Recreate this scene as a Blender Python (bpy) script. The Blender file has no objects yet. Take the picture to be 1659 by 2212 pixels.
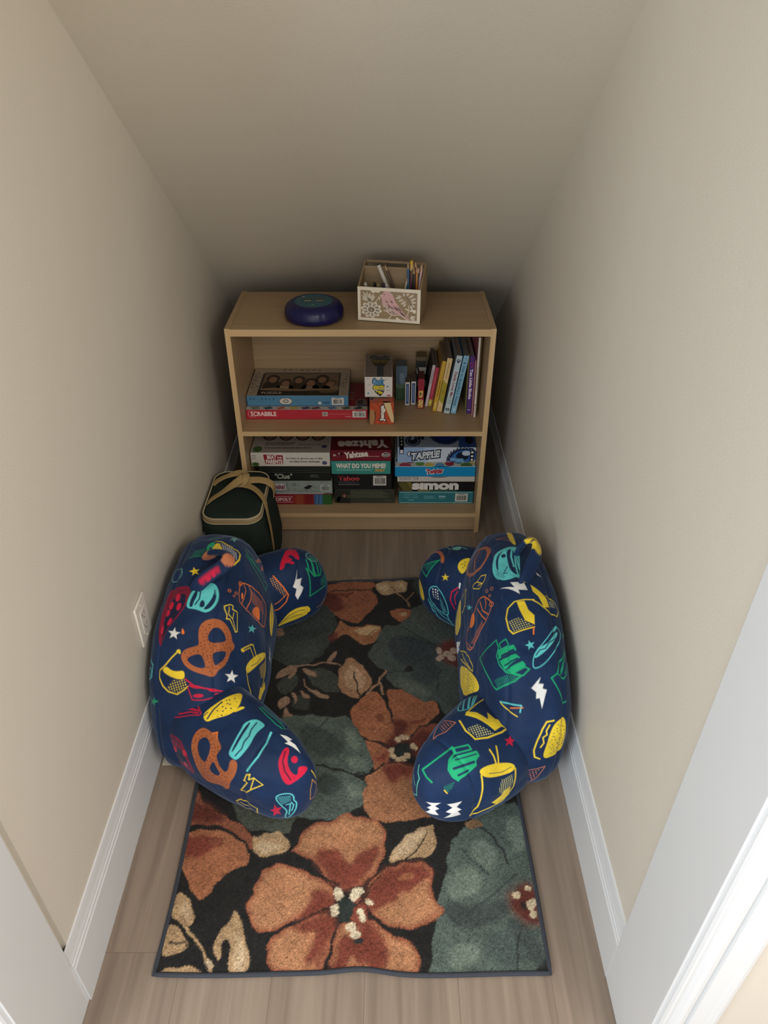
import bpy, bmesh, math, random
import numpy as np
from mathutils import Vector, Matrix

random.seed(4); rng = np.random.default_rng(4)
SC = bpy.context.scene
COL = SC.collection
PI = math.pi

# ------------------------------------------------------------ camera, world, lights, exposure
cam_d = bpy.data.cameras.new('camera')
cam_d.sensor_fit = 'HORIZONTAL'; cam_d.sensor_width = 36.0
cam_d.lens = 36.0 * 1580.0 / 1659.0
cam_d.clip_start = 0.02
cam = bpy.data.objects.new('camera', cam_d); COL.objects.link(cam)
cam.location = (0, 0, 1.65)
cam.rotation_euler = (math.radians(90 - 35.3), 0, 0)
SC.camera = cam

SC.view_settings.view_transform = 'Standard'
SC.view_settings.look = 'None'
SC.view_settings.exposure = 1.30
SC.view_settings.gamma = 1.0
SC.view_settings.use_curve_mapping = False

world = bpy.data.worlds.new('world'); SC.world = world
world.use_nodes = True
bg = world.node_tree.nodes['Background']
bg.inputs[0].default_value = (0.97, 0.98, 1.0, 1); bg.inputs[1].default_value = 0.62

def area(name, loc, target, size, energy, color):
    l = bpy.data.lights.new(name, 'AREA'); l.shape = 'RECTANGLE'
    l.size, l.size_y = size; l.energy = energy; l.color = color
    o = bpy.data.objects.new(name, l); COL.objects.link(o)
    o.location = loc
    d = Vector(target) - Vector(loc)
    o.rotation_euler = d.to_track_quat('-Z', 'Y').to_euler()
    return o
# daylight of a tall window across the room, and the warm ceiling fitting of that room
area('window_light', (-1.60, -1.20, 1.45), (0.35, 1.3, 0.5), (1.2, 1.5), 21, (0.86, 0.94, 1.0))
area('ceiling_lamp_light', (1.10, -0.75, 2.25), (-0.5, 1.0, 0.6), (0.6, 0.6), 13, (1.0, 0.89, 0.76))

# ------------------------------------------------------------ helpers
def S(c):
    """sRGB 0-255 triple -> linear"""
    r = []
    for v in c[:3]:
        v = v / 255.0
        r.append(v / 12.92 if v <= 0.04045 else ((v + 0.055) / 1.055) ** 2.4)
    return tuple(r)

MATS = {}
def mat(name, col, rough=0.6, var=0.06, scale=30.0, bump=0.0, bscale=200.0, metal=0.0, sheen=0.0, spec=0.5):
    """plain procedural surface: colour with faint noise mottling, optional fine bump"""
    if name in MATS: return MATS[name]
    m = bpy.data.materials.new(name); m.use_nodes = True
    nt = m.node_tree; n = nt.nodes; l = nt.links
    b = n['Principled BSDF']
    lin = S(col)
    tc = n.new('ShaderNodeTexCoord')
    nz = n.new('ShaderNodeTexNoise'); nz.inputs['Scale'].default_value = scale; nz.inputs['Detail'].default_value = 3
    l.new(tc.outputs['Object'], nz.inputs['Vector'])
    rp = n.new('ShaderNodeMapRange'); rp.inputs[3].default_value = 1 - var; rp.inputs[4].default_value = 1 + var
    l.new(nz.outputs['Fac'], rp.inputs[0])
    mx = n.new('ShaderNodeVectorMath'); mx.operation = 'SCALE'; mx.inputs[0].default_value = lin
    l.new(rp.outputs[0], mx.inputs['Scale']); l.new(mx.outputs[0], b.inputs['Base Color'])
    b.inputs['Roughness'].default_value = rough; b.inputs['Metallic'].default_value = metal
    b.inputs['Specular IOR Level'].default_value = spec
    if sheen: b.inputs['Sheen Weight'].default_value = sheen
    if bump:
        n2 = n.new('ShaderNodeTexNoise'); n2.inputs['Scale'].default_value = bscale; n2.inputs['Detail'].default_value = 2
        l.new(tc.outputs['Object'], n2.inputs['Vector'])
        bp = n.new('ShaderNodeBump'); bp.inputs['Strength'].default_value = 1.0; bp.inputs['Distance'].default_value = bump
        l.new(n2.outputs['Fac'], bp.inputs['Height']); l.new(bp.outputs[0], b.inputs['Normal'])
    MATS[name] = m
    return m

def C(rgb, rough=0.45):
    """printed ink of a given sRGB colour"""
    return mat('ink_%02x%02x%02x' % tuple(int(v) for v in rgb), rgb, rough, 0.04)

def wood_mat(name, a, b_, sx=60.0, sy=3.0, rough=0.45, axis='X'):
    m = bpy.data.materials.new(name); m.use_nodes = True
    nt = m.node_tree; n = nt.nodes; l = nt.links; b = n['Principled BSDF']
    tc = n.new('ShaderNodeTexCoord'); mp = n.new('ShaderNodeMapping')
    s = {'X': (sy, sx, sx), 'Y': (sx, sy, sx), 'Z': (sx, sx, sy)}[axis]
    mp.inputs['Scale'].default_value = s
    l.new(tc.outputs['Object'], mp.inputs[0])
    nz = n.new('ShaderNodeTexNoise'); nz.inputs['Scale'].default_value = 1.0; nz.inputs['Detail'].default_value = 4
    l.new(mp.outputs[0], nz.inputs['Vector'])
    cr = n.new('ShaderNodeValToRGB')
    cr.color_ramp.elements[0].position = 0.3; cr.color_ramp.elements[0].color = S(a) + (1,)
    cr.color_ramp.elements[1].position = 0.7; cr.color_ramp.elements[1].color = S(b_) + (1,)
    l.new(nz.outputs['Fac'], cr.inputs[0]); l.new(cr.outputs[0], b.inputs['Base Color'])
    b.inputs['Roughness'].default_value = rough
    return m

def tag(o, label, cat, group=None):
    o['label'] = label; o['category'] = cat
    if group: o['group'] = group
    return o

def thing(name, label, cat, loc=(0, 0, 0), rotz=0.0, group=None):
    o = bpy.data.objects.new(name, None); COL.objects.link(o)
    o.empty_display_size = 0.05
    o.location = loc; o.rotation_euler = (0, 0, rotz)
    return tag(o, label, cat, group)

class MB:
    """collects shapes for ONE mesh object; every shape names its material"""
    def __init__(s): s.bm = bmesh.new(); s.mats = []
    def mi(s, m):
        if m not in s.mats: s.mats.append(m)
        return s.mats.index(m)
    def face(s, pts, m, smooth=False):
        vs = [s.bm.verts.new(p) for p in pts]
        f = s.bm.faces.new(vs); f.material_index = s.mi(m); f.smooth = smooth
        return f
    def box(s, x0, y0, z0, x1, y1, z1, m, bevel=0.0, M=None, seg=2):
        vs = [s.bm.verts.new(p) for p in [(x0,y0,z0),(x1,y0,z0),(x1,y1,z0),(x0,y1,z0),(x0,y0,z1),(x1,y0,z1),(x1,y1,z1),(x0,y1,z1)]]
        fs = [s.bm.faces.new([vs[i] for i in q]) for q in [(3,2,1,0),(4,5,6,7),(0,1,5,4),(1,2,6,5),(2,3,7,6),(3,0,4,7)]]
        k = s.mi(m)
        for f in fs: f.material_index = k
        allv = vs
        if bevel > 0:
            es = list({e for f in fs for e in f.edges})
            r = bmesh.ops.bevel(s.bm, geom=es, offset=bevel, segments=seg, profile=0.5, affect='EDGES')
            for f in r['faces']: f.material_index = k; f.smooth = True
            allv = list({v for f in r['faces'] for v in f.verts} | {v for f in fs if f.is_valid for v in f.verts})
        if M is not None: bmesh.ops.transform(s.bm, matrix=M, verts=[v for v in allv if v.is_valid])
        return fs
    def prism(s, pts, axis, a, b, m, smooth=False):
        """closed outline pts (2D) extruded between a and b along axis"""
        def P(p, t):
            return {'x': (t, p[0], p[1]), 'y': (p[0], t, p[1]), 'z': (p[0], p[1], t)}[axis]
        k = s.mi(m)
        A = [s.bm.verts.new(P(p, a)) for p in pts]; B = [s.bm.verts.new(P(p, b)) for p in pts]
        n = len(pts); fs = []
        for i in range(n):
            j = (i + 1) % n
            f = s.bm.faces.new([A[i], A[j], B[j], B[i]]); f.smooth = smooth; fs.append(f)
        fs.append(s.bm.faces.new(A[::-1])); fs.append(s.bm.faces.new(B))
        for f in fs: f.material_index = k
        return fs
    def lathe(s, prof, m, seg=48, c=(0, 0, 0), sx=1.0, sy=1.0, M=None, smooth=True):
        """prof: list of (r,z[,mat])"""
        rings = []
        for q in prof:
            r, z = q[0], q[1]
            rings.append([s.bm.verts.new((c[0] + r * sx * math.cos(2*PI*i/seg), c[1] + r * sy * math.sin(2*PI*i/seg), c[2] + z)) for i in range(seg)])
        for a in range(len(prof) - 1):
            k = s.mi(prof[a][2] if len(prof[a]) > 2 else m)
            for i in range(seg):
                j = (i + 1) % seg
                f = s.bm.faces.new([rings[a][i], rings[a][j], rings[a+1][j], rings[a+1][i]]); f.material_index = k; f.smooth = smooth
        f = s.bm.faces.new(rings[0][::-1]); f.material_index = s.mi(m)
        f = s.bm.faces.new(rings[-1]); f.material_index = s.mi(m)
        if M is not None: bmesh.ops.transform(s.bm, matrix=M, verts=[v for r in rings for v in r])
    def tube(s, pts, r, m, seg=10, closed=False, flat=None, up=(0, 0, 1)):
        """round tube, or flat strap when flat=(width, thickness)"""
        P = [Vector(p) for p in pts]; n = len(P); k = s.mi(m); rings = []
        U = up if isinstance(up, list) else Vector(up)
        for i in range(n):
            if closed: t = P[(i+1) % n] - P[i-1]
            else: t = P[min(i+1, n-1)] - P[max(i-1, 0)]
            t.normalize()
            u = U[i] if isinstance(up, list) else U
            sd = t.cross(u)
            if sd.length < 1e-4: sd = t.cross(Vector((1, 0, 0)))
            sd.normalize(); nn = sd.cross(t).normalized()
            rr = r[i] if isinstance(r, (list, tuple)) else r
            ring = []
            for j in range(seg):
                a = 2*PI*j/seg
                if flat:
                    ca, sa = math.cos(a), math.sin(a)
                    ca = math.copysign(abs(ca)**0.4, ca); sa = math.copysign(abs(sa)**0.8, sa)
                    ring.append(s.bm.verts.new(P[i] + sd*ca*flat[0]/2 + nn*sa*flat[1]/2))
                else: ring.append(s.bm.verts.new(P[i] + sd*math.cos(a)*rr + nn*math.sin(a)*rr))
            rings.append(ring)
        for i in range(n if closed else n-1):
            A, B = rings[i], rings[(i+1) % n]
            for j in range(seg):
                q = (j+1) % seg
                f = s.bm.faces.new([A[j], A[q], B[q], B[j]]); f.smooth = True; f.material_index = k
        if not closed:
            for R_, rev in ((rings[0], True), (rings[-1], False)):
                f = s.bm.faces.new(R_[::-1] if rev else R_); f.material_index = k
    def build(s, name, parent=None, loc=None, rot=None):
        me = bpy.data.meshes.new(name)
        bmesh.ops.recalc_face_normals(s.bm, faces=s.bm.faces) if getattr(s, 'recalc', True) else None
        s.bm.to_mesh(me); s.bm.free()
        for m in s.mats: me.materials.append(m)
        o = bpy.data.objects.new(name, me); COL.objects.link(o)
        if parent: o.parent = parent
        if loc: o.location = loc
        if rot: o.rotation_euler = rot
        return o

def smooth_line(pts, it=2, closed=False):
    P = [np.array(p, float) for p in pts]
    for _ in range(it):
        Q = []
        n = len(P)
        if closed:
            for i in range(n):
                a, b = P[i], P[(i+1) % n]; Q += [a*.75 + b*.25, a*.25 + b*.75]
        else:
            Q = [P[0]]
            for i in range(n-1):
                a, b = P[i], P[i+1]; Q += [a*.75 + b*.25, a*.25 + b*.75]
            Q.append(P[-1])
        P = Q
    return [tuple(p) for p in P]

# ---- printing on flat faces -------------------------------------------------
GLY = {}
def text_geo(s, bold=0.0):
    key = (s, bold)
    if key in GLY: return GLY[key]
    cu = bpy.data.curves.new('tmp', 'FONT'); cu.body = s; cu.size = 1.0; cu.offset = bold; cu.resolution_u = 3
    ob = bpy.data.objects.new('tmp', cu); COL.objects.link(ob)
    dg = bpy.context.evaluated_depsgraph_get(); dg.update()
    me = ob.evaluated_get(dg).to_mesh()
    V = [(v.co.x, v.co.y) for v in me.vertices]; Fc = [tuple(p.vertices) for p in me.polygons]
    ob.evaluated_get(dg).to_mesh_clear()
    bpy.data.objects.remove(ob); bpy.data.curves.remove(cu)
    GLY[key] = (V, Fc)
    return GLY[key]

class Print:
    """ink on a flat face. (u,v) run 0..W, 0..H in picture units; v points DOWN from the top-left corner o.
    R and D are the world vectors of the full width (rightwards) and height (downwards)."""
    def __init__(s, mb, o, R, D, W, H):
        s.mb = mb; s.o = Vector(o); s.R = Vector(R) / W; s.D = Vector(D) / H; s.W = W; s.H = H
        s.n = s.D.cross(s.R).normalized(); s.lv = 1
    def P(s, u, v, lv): return s.o + s.R*u + s.D*v + s.n*(0.00012*lv)
    def poly(s, pts, c, lv=None, smooth=0):
        if smooth: pts = smooth_line(pts, smooth, True)
        lv = lv or s.lv
        m = C(c) if isinstance(c, (tuple, list)) else c
        f = s.mb.face([s.P(min(max(u, 0), s.W), min(max(v, 0), s.H), lv) for u, v in pts], m)
        return s
    def rect(s, a, b, c_, d, c, lv=None): return s.poly([(a, b), (c_, b), (c_, d), (a, d)], c, lv)
    def disc(s, cx, cy, rx, ry, c, lv=None, n=20, rot=0):
        q = []
        for i in range(n):
            t = 2*PI*i/n; x, y = rx*math.cos(t), ry*math.sin(t)
            q.append((cx + x*math.cos(rot) - y*math.sin(rot), cy + x*math.sin(rot) + y*math.cos(rot)))
        return s.poly(q, c, lv)
    def line(s, pts, w, c, lv=None, closed=False):
        lv = lv or s.lv; m = C(c) if isinstance(c, (tuple, list)) else c
        n = len(pts); L = []; Rr = []
        for i in range(n):
            a = pts[i-1] if (i > 0 or closed) else pts[i]
            b = pts[(i+1) % n] if (i < n-1 or closed) else pts[i]
            dx, dy = b[0]-a[0], b[1]-a[1]; d = math.hypot(dx, dy) or 1
            nx, ny = -dy/d*w/2, dx/d*w/2
            L.append((pts[i][0]+nx, pts[i][1]+ny)); Rr.append((pts[i][0]-nx, pts[i][1]-ny))
        k = range(n if closed else n-1)
        cl = lambda p: s.P(min(max(p[0], 0), s.W), min(max(p[1], 0), s.H), lv)
        for i in k:
            j = (i+1) % n
            s.mb.face([cl(L[i]), cl(L[j]), cl(Rr[j]), cl(Rr[i])], m)
        return s
    def frame(s, a, b, c_, d, w, c, lv=None): return s.line([(a, b), (c_, b), (c_, d), (a, d)], w, c, lv, True)
    def text(s, t, x0, y0, x1, y1, c, bold=0.0, lv=None, rot=0.0, slant=0.0, grow=None):
        """lettering fitted into the box x0..x1, y0..y1 (before rot about its centre)"""
        V, Fc = text_geo(t, bold)
        if not V: return s
        lv = lv or s.lv + 1
        m = C(c) if isinstance(c, (tuple, list)) else c
        xs = [p[0] for p in V]; ys = [p[1] for p in V]
        ax, bx, ay, by = min(xs), max(xs), min(ys), max(ys)
        w, h = x1-x0, y1-y0; cx, cy = (x0+x1)/2, (y0+y1)/2
        ca, sa = math.cos(rot), math.sin(rot); q = []
        for x, y in V:
            u = ((x-ax)/(bx-ax) - .5)*w; v = (.5 - (y-ay)/(by-ay))*h
            u += -slant*v
            q.append(s.P(cx + u*ca - v*sa, cy + u*sa + v*ca, lv))
        vs = [s.mb.bm.verts.new(p) for p in q]; k = s.mb.mi(m)
        for f in Fc:
            try: ff = s.mb.bm.faces.new([vs[i] for i in f]); ff.material_index = k
            except ValueError: pass
        return s
    def lines(s, x0, y0, x1, y1, n, c, fill=0.45, lv=None):
        """rows of unreadably small print"""
        h = (y1-y0)/n; r = random.Random(int(x0*7+y0*13))
        for i in range(n):
            x = x0; e = x1 - (x1-x0)*r.random()*0.25
            while x < e:
                w = (x1-x0)*r.uniform(.03, .10); w = min(w, e-x)
                s.rect(x, y0+i*h, x+w, y0+i*h+h*fill, c, lv); x += w + (x1-x0)*.015
        return s
    def barcode(s, a, b, c_, d, bars=(30, 28, 26), lv=None, paper=(214, 208, 198)):
        lv = lv or s.lv
        s.rect(a, b, c_, d, paper, lv); r = random.Random(int(a*3+b))
        w, h = c_-a, d-b; x = a + w*.14
        while x < c_-w*.12:
            bw = w*r.choice([.018, .018, .03, .045]); s.rect(x, b+h*.24, x+bw, d-h*.16, bars, lv+1); x += bw + w*r.choice([.018, .03])
        s.rect(a+w*.25, b+h*.07, c_-w*.25, b+h*.13, bars, lv+1)
        return s

# ---- dense painted surfaces (woven / printed cloth): per-vertex colour --------
def seg_dist(P, A, B):
    d = B - A; L = (d*d).sum(); 
    if L < 1e-12: return np.hypot(P[:, 0]-A[0], P[:, 1]-A[1])
    t = np.clip(((P-A) @ d)/L, 0, 1)
    q = P - (A + t[:, None]*d)
    return np.hypot(q[:, 0], q[:, 1])

def cover(P, kind, pts, w, aa):
    """coverage 0..1 of points P by a polygon ('f'), a stroke ('s') or closed stroke ('c')"""
    pts = np.asarray(pts, float); n = len(pts)
    D = np.full(len(P), 1e9)
    last = n if kind in 'fcdj' else n-1
    for i in range(last): D = np.minimum(D, seg_dist(P, pts[i], pts[(i+1) % n]))
    if kind in 'fdj':
        ins = np.zeros(len(P), bool)
        for i in range(n):
            a, b = pts[i], pts[(i+1) % n]
            if a[1] == b[1]: continue
            c = ((a[1] > P[:, 1]) != (b[1] > P[:, 1])) & (P[:, 0] < (b[0]-a[0])*(P[:, 1]-a[1])/(b[1]-a[1]) + a[0])
            ins ^= c
        sd = np.where(ins, D, -D)
    else: sd = w/2 - D
    c = np.clip(sd/aa*0.5 + 0.5, 0, 1)
    if kind in 'dj':                      # dots inside the outline: an even screen, or scattered holes
        g = w; r = .27*g if kind == 'd' else .16*g
        a, b = P[:, 0]/g + .31*P[:, 1]/g, P[:, 1]/g - .31*P[:, 0]/g
        ia, ib = np.floor(a), np.floor(b); fa, fb = a-ia-.5, b-ib-.5
        if kind == 'j':
            h = np.sin(ia*12.9898+ib*78.233)*43758.5; h -= np.floor(h); fa = fa+(h-.5)*.6; fb = fb+(np.modf(h*7.3)[0]-.5)*.6
        c = c*np.clip((r-np.hypot(fa, fb)*g/1.047)/aa*.8+.5, 0, 1)
    return c

def paint(P, col, shapes, aa):
    """P (N,2), col (N,3) in place; shapes: (kind, pts, width, rgb)"""
    for kind, pts, w, rgb in shapes:
        q = np.asarray(pts, float); pad = (w if kind in 'scb' else 0) + 2*aa
        m = (P[:, 0] > q[:, 0].min()-pad) & (P[:, 0] < q[:, 0].max()+pad) & (P[:, 1] > q[:, 1].min()-pad) & (P[:, 1] < q[:, 1].max()+pad)
        idx = np.nonzero(m)[0]
        if not len(idx): continue
        c = cover(P[idx], 'f', q, 0, w)[:, None]*.85 if kind == 'b' else np.clip(cover(P[idx], 'f', q, 0, w)*2-1, 0, 1)[:, None] if kind == 'i' else cover(P[idx], kind, q, w, aa)[:, None]   # 'b': soft-edged blend
        col[idx] = col[idx]*(1-c) + np.array(S(rgb))*c

def mesh_np(name, V, F_, col, m, parent=None, smooth=True):
    me = bpy.data.meshes.new(name)
    me.vertices.add(len(V)); me.vertices.foreach_set('co', V.astype(np.float32).ravel())
    me.loops.add(F_.size); me.loops.foreach_set('vertex_index', F_.astype(np.int32).ravel())
    me.polygons.add(len(F_)); me.polygons.foreach_set('loop_start', np.arange(0, F_.size, 4, dtype=np.int32))
    me.update(calc_edges=True)
    if smooth: me.polygons.foreach_set('use_smooth', np.ones(len(F_), bool))
    if col is not None:
        at = me.color_attributes.new('pattern', 'FLOAT_COLOR', 'POINT')
        at.data.foreach_set('color', np.hstack([col, np.ones((len(col), 1))]).astype(np.float32).ravel())
    me.materials.append(m)
    o = bpy.data.objects.new(name, me); COL.objects.link(o)
    if parent: o.parent = parent
    return o

def pattern_mat(name, rough, sheen, nscale, nvar, bscale, bdist, sheen_tint=(1, 1, 1, 1)):
    m = bpy.data.materials.new(name); m.use_nodes = True
    nt = m.node_tree; n = nt.nodes; l = nt.links; b = n['Principled BSDF']
    at = n.new('ShaderNodeAttribute'); at.attribute_name = 'pattern'
    tc = n.new('ShaderNodeTexCoord')
    nz = n.new('ShaderNodeTexNoise'); nz.inputs['Scale'].default_value = nscale; nz.inputs['Detail'].default_value = 3
    l.new(tc.outputs['Object'], nz.inputs['Vector'])
    rp = n.new('ShaderNodeMapRange'); rp.inputs[1].default_value = .25; rp.inputs[2].default_value = .75
    rp.inputs[3].default_value = 1-nvar; rp.inputs[4].default_value = 1+nvar
    l.new(nz.outputs['Fac'], rp.inputs[0])
    mx = n.new('ShaderNodeVectorMath'); mx.operation = 'SCALE'
    l.new(at.outputs['Color'], mx.inputs[0]); l.new(rp.outputs[0], mx.inputs['Scale']); l.new(mx.outputs[0], b.inputs['Base Color'])
    n2 = n.new('ShaderNodeTexNoise'); n2.inputs['Scale'].default_value = bscale; n2.inputs['Detail'].default_value = 2
    l.new(tc.outputs['Object'], n2.inputs['Vector'])
    bp = n.new('ShaderNodeBump'); bp.inputs['Distance'].default_value = bdist
    l.new(n2.outputs['Fac'], bp.inputs['Height']); l.new(bp.outputs[0], b.inputs['Normal'])
    b.inputs['Roughness'].default_value = rough; b.inputs['Sheen Weight'].default_value = sheen
    b.inputs['Sheen Roughness'].default_value = 0.4; b.inputs['Sheen Tint'].default_value = sheen_tint
    b.inputs['Specular IOR Level'].default_value = 0.2
    return m

# ------------------------------------------------------------ the room
XL, XR = -0.600, 0.468           # nook walls
YD = 0.655                       # nook side of the door wall
YE = 3.72                        # where the stair slope meets the floor
def zc(y): return 1.635 - 0.80*(y-1.6)
HEAD = 2.05
wall_paint = mat('wall_paint', (208, 201, 188), 0.55, 0.015, 4, 0.0003, 260)
wall_paint_l = wall_paint
ceil_dimmed = mat('slope_paint_dimmed', (201, 193, 177), 0.7, 0.02, 3, 0.0005, 200)  # darker than the walls: shade on the slope is put into its colour
trim_white = mat('trim_white', (214, 216, 217), 0.32, 0.008, 6)

def struct(o): o['kind'] = 'structure'; return o

# floor: laminate planks running into the nook
def floor_mat():
    m = bpy.data.materials.new('floor_planks'); m.use_nodes = True
    nt = m.node_tree; n = nt.nodes; l = nt.links; b = n['Principled BSDF']
    tc = n.new('ShaderNodeTexCoord'); mp = n.new('ShaderNodeMapping')
    mp.inputs['Rotation'].default_value = (0, 0, PI/2)
    mp.inputs['Location'].default_value = (0, 0, 0)
    l.new(tc.outputs['Object'], mp.inputs[0])
    br = n.new('ShaderNodeTexBrick'); br.inputs['Scale'].default_value = 1.0
    br.inputs['Brick Width'].default_value = 1.22; br.inputs['Row Height'].default_value = 0.1915
    br.inputs['Mortar Size'].default_value = 0.0007; br.inputs['Mortar Smooth'].default_value = 0.3; br.inputs['Bias'].default_value = 0
    br.offset = 0.41; br.offset_frequency = 2
    br.inputs['Color1'].default_value = (0.22, 0.22, 0.22, 1); br.inputs['Color2'].default_value = (0.8, 0.8, 0.8, 1); br.inputs['Mortar'].default_value = (0.5, .5, .5, 1)
    sh = n.new('ShaderNodeVectorMath'); sh.operation = 'ADD'; sh.inputs[1].default_value = (0.722, 0.04, 0)
    l.new(mp.outputs[0], sh.inputs[0]); l.new(sh.outputs[0], br.inputs['Vector'])
    m2 = n.new('ShaderNodeMapping'); m2.inputs['Scale'].default_value = (42, 1.8, 1)
    l.new(tc.outputs['Object'], m2.inputs[0])
    ad = n.new('ShaderNodeVectorMath'); ad.operation = 'ADD'
    l.new(m2.outputs[0], ad.inputs[0])
    k = n.new('ShaderNodeVectorMath'); k.operation = 'SCALE'; k.inputs['Scale'].default_value = 9.0
    l.new(br.outputs['Color'], k.inputs[0]); l.new(k.outputs[0], ad.inputs[1])
    nz = n.new('ShaderNodeTexNoise'); nz.inputs['Scale'].default_value = 1.0; nz.inputs['Detail'].default_value = 5; nz.inputs['Distortion'].default_value = 0.6
    l.new(ad.outputs[0], nz.inputs['Vector'])
    cr = n.new('ShaderNodeValToRGB')
    cr.color_ramp.elements[0].position = 0.28; cr.color_ramp.elements[0].color = S((122, 107, 93)) + (1,)
    cr.color_ramp.elements[1].position = 0.72; cr.color_ramp.elements[1].color = S((150, 133, 117)) + (1,)
    l.new(nz.outputs['Fac'], cr.inputs[0])
    rp = n.new('ShaderNodeMapRange'); rp.inputs[3].default_value = 0.90; rp.inputs[4].default_value = 1.08
    l.new(br.outputs['Color'], rp.inputs[0])
    mx = n.new('ShaderNodeVectorMath'); mx.operation = 'SCALE'; l.new(cr.outputs[0], mx.inputs[0]); l.new(rp.outputs[0], mx.inputs['Scale'])
    mo = n.new('ShaderNodeMix'); mo.data_type = 'RGBA'; mo.inputs[7].default_value = S((112, 94, 80)) + (1,)
    l.new(br.outputs['Fac'], mo.inputs[0]); l.new(mx.outputs[0], mo.inputs[6]); l.new(mo.outputs[2], b.inputs['Base Color'])
    b.inputs['Roughness'].default_value = 0.42
    return m
mb = MB(); mb.box(-2.6, -2.6, -0.06, 2.6, YE+0.1, 0.0, floor_mat()); struct(mb.build('floor'))

# side walls of the nook (with thickness) and the sloping soffit of the stair
mb = MB(); mb.prism([(YD, 0), (YE, 0), (YE, zc(YE)+.03), (YD, zc(YD)+.12)], 'x', XL-0.11, XL, wall_paint_l); struct(mb.build('wall_left'))
mb = MB(); mb.prism([(YD, 0), (YE, 0), (YE, zc(YE)+.03), (YD, zc(YD)+.12)], 'x', XR, XR+0.11, wall_paint); struct(mb.build('wall_right'))
mb = MB(); mb.prism([(YD, zc(YD)), (YE, zc(YE)), (YE+.1, zc(YE)+.05), (YD, zc(YD)+.12)], 'x', XL, XR, ceil_dimmed); struct(mb.build('ceiling'))
mb = MB(); mb.box(XL, YE-.15, 0, XR, YE-.03, 0.16, wall_paint); struct(mb.build('wall_back'))

# door wall with the opening; jambs, header, casings
JL, JR = -0.592, 0.456           # faces of the jambs
Y0, Y0L = 0.515, 0.486           # room side of the door wall (it stands slightly askew)
mb = MB(); mb.box(-2.6, Y0L, 0, JL-0.019, YD, 2.5, wall_paint)
mb.box(JR+0.019, Y0, 0, 2.6, YD, 2.5, wall_paint)
mb.box(JL-0.019, Y0, HEAD+.019, JR+.019, YD, 2.5, wall_paint); struct(mb.build('wall_front'))
mb = MB()
mb.box(JL-0.019, Y0L-.002, 0, JL, 0.634, HEAD, trim_white, 0.0015)
struct(mb.build('trim_1'))
mb = MB()
mb.box(JR, Y0-.002, 0, JR+0.019, 0.676, HEAD, trim_white, 0.0015)
struct(mb.build('trim_2'))
mb = MB(); mb.box(JL-.019, Y0-.002, HEAD, JR+.019, YD, HEAD+.019, trim_white); struct(mb.build('trim_3'))
# moulded casing: outline across (distance from the opening, projection)
CAS = [(0.006, 0), (0.006, .008), (.009, .012), (.013, .0125), (.017, .008), (.0185, .0045), (.023, .0055), (.029, .0115), (.035, .0150), (.041, .0145), (.046, .0100), (.048, .0070), (.0505, .0070), (.0515, .0130),
       (.070, .0155), (.076, .016), (.079, .0185), (.086, .0195), (.092, .0185), (.094, .015), (.094, 0)]
def casing(x, sgn, n, y):
    mb = MB(); pts = [(x + sgn*a, y - b) for a, b in CAS]
    mb.prism(pts, 'z', 0, HEAD+.094, trim_white); struct(mb.build(n))
casing(JR, 1, 'trim_4', Y0); casing(JL, -1, 'trim_5', Y0L)
mb = MB(); mb.prism([(Y0 - b, HEAD + a) for a, b in CAS], 'x', JL-.006, JR+.006, trim_white); struct(mb.build('trim_6'))

# baseboards: tall flat face with a stepped, tapering cap
BB = [(0, 0), (.0125, 0), (.0125, .132), (.0105, .136), (.0105, .143), (.0085, .146), (.0085, .151), (.0065, .160), (.0045, .176), (.003, .184), (0, .185)]
mb = MB(); mb.prism([(XR-a, b) for a, b in BB], 'y', 0.676, YE-.16, trim_white); struct(mb.build('baseboard_right'))
mb = MB(); mb.prism([(XL+a, b) for a, b in BB], 'y', 0.634, YE-.16, trim_white); struct(mb.build('baseboard_left'))

# the room the photographer stands in: side and back walls with a window opening for the daylight
room_paint = mat('room_paint', (214, 208, 200), 0.8, 0.02)
mb = MB(); mb.box(-2.72, -2.6, 0, -2.6, YD, 2.5, room_paint); struct(mb.build('wall_room_left'))
mb = MB(); mb.box(2.6, -2.6, 0, 2.72, YD, 2.5, room_paint); struct(mb.build('wall_room_right'))

# outlet on the left wall
plate_w = mat('plate_white', (222, 217, 206), 0.35, 0.01)
plate_s = mat('socket_white', (212, 207, 198), 0.4, 0.01)
slot_d = mat('slot_dark', (50, 46, 42), 0.6, 0.02)
t = thing('wall_outlet', 'white rectangular wall socket plate with two outlets low on the left wall', 'outlet', (XL, 1.322, 0.388))
mb = MB(); mb.box(0, -.0365, -.062, .0065, .0365, .062, plate_w, 0.003)
mb.build('cover_plate', t)
for k, z in enumerate((0.0,)):
    mb = MB(); mb.box(.006, -.0168, -.0335, .0085, .0168, .0335, plate_s, 0.0012)
    for dz in (.017, -.017):
        mb.box(.0083, -.0075, dz-.001, .0088, -.0055, dz+.008, slot_d); mb.box(.0083, .0055, dz-.001, .0088, .0075, dz+.007, slot_d)
        mb.box(.0083, -.002, dz-.010, .0088, .002, dz-.006, slot_d)
    mb.build('socket_insert', t)
for z in (.048, -.048):
    mb = MB(); mb.lathe([(.003, 0), (.003, .0008), (.002, .0014)], plate_s, 12, M=Matrix.Translation((.0064, 0, z)) @ Matrix.Rotation(PI/2, 4, 'Y')); mb.build('screw', t)

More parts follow.
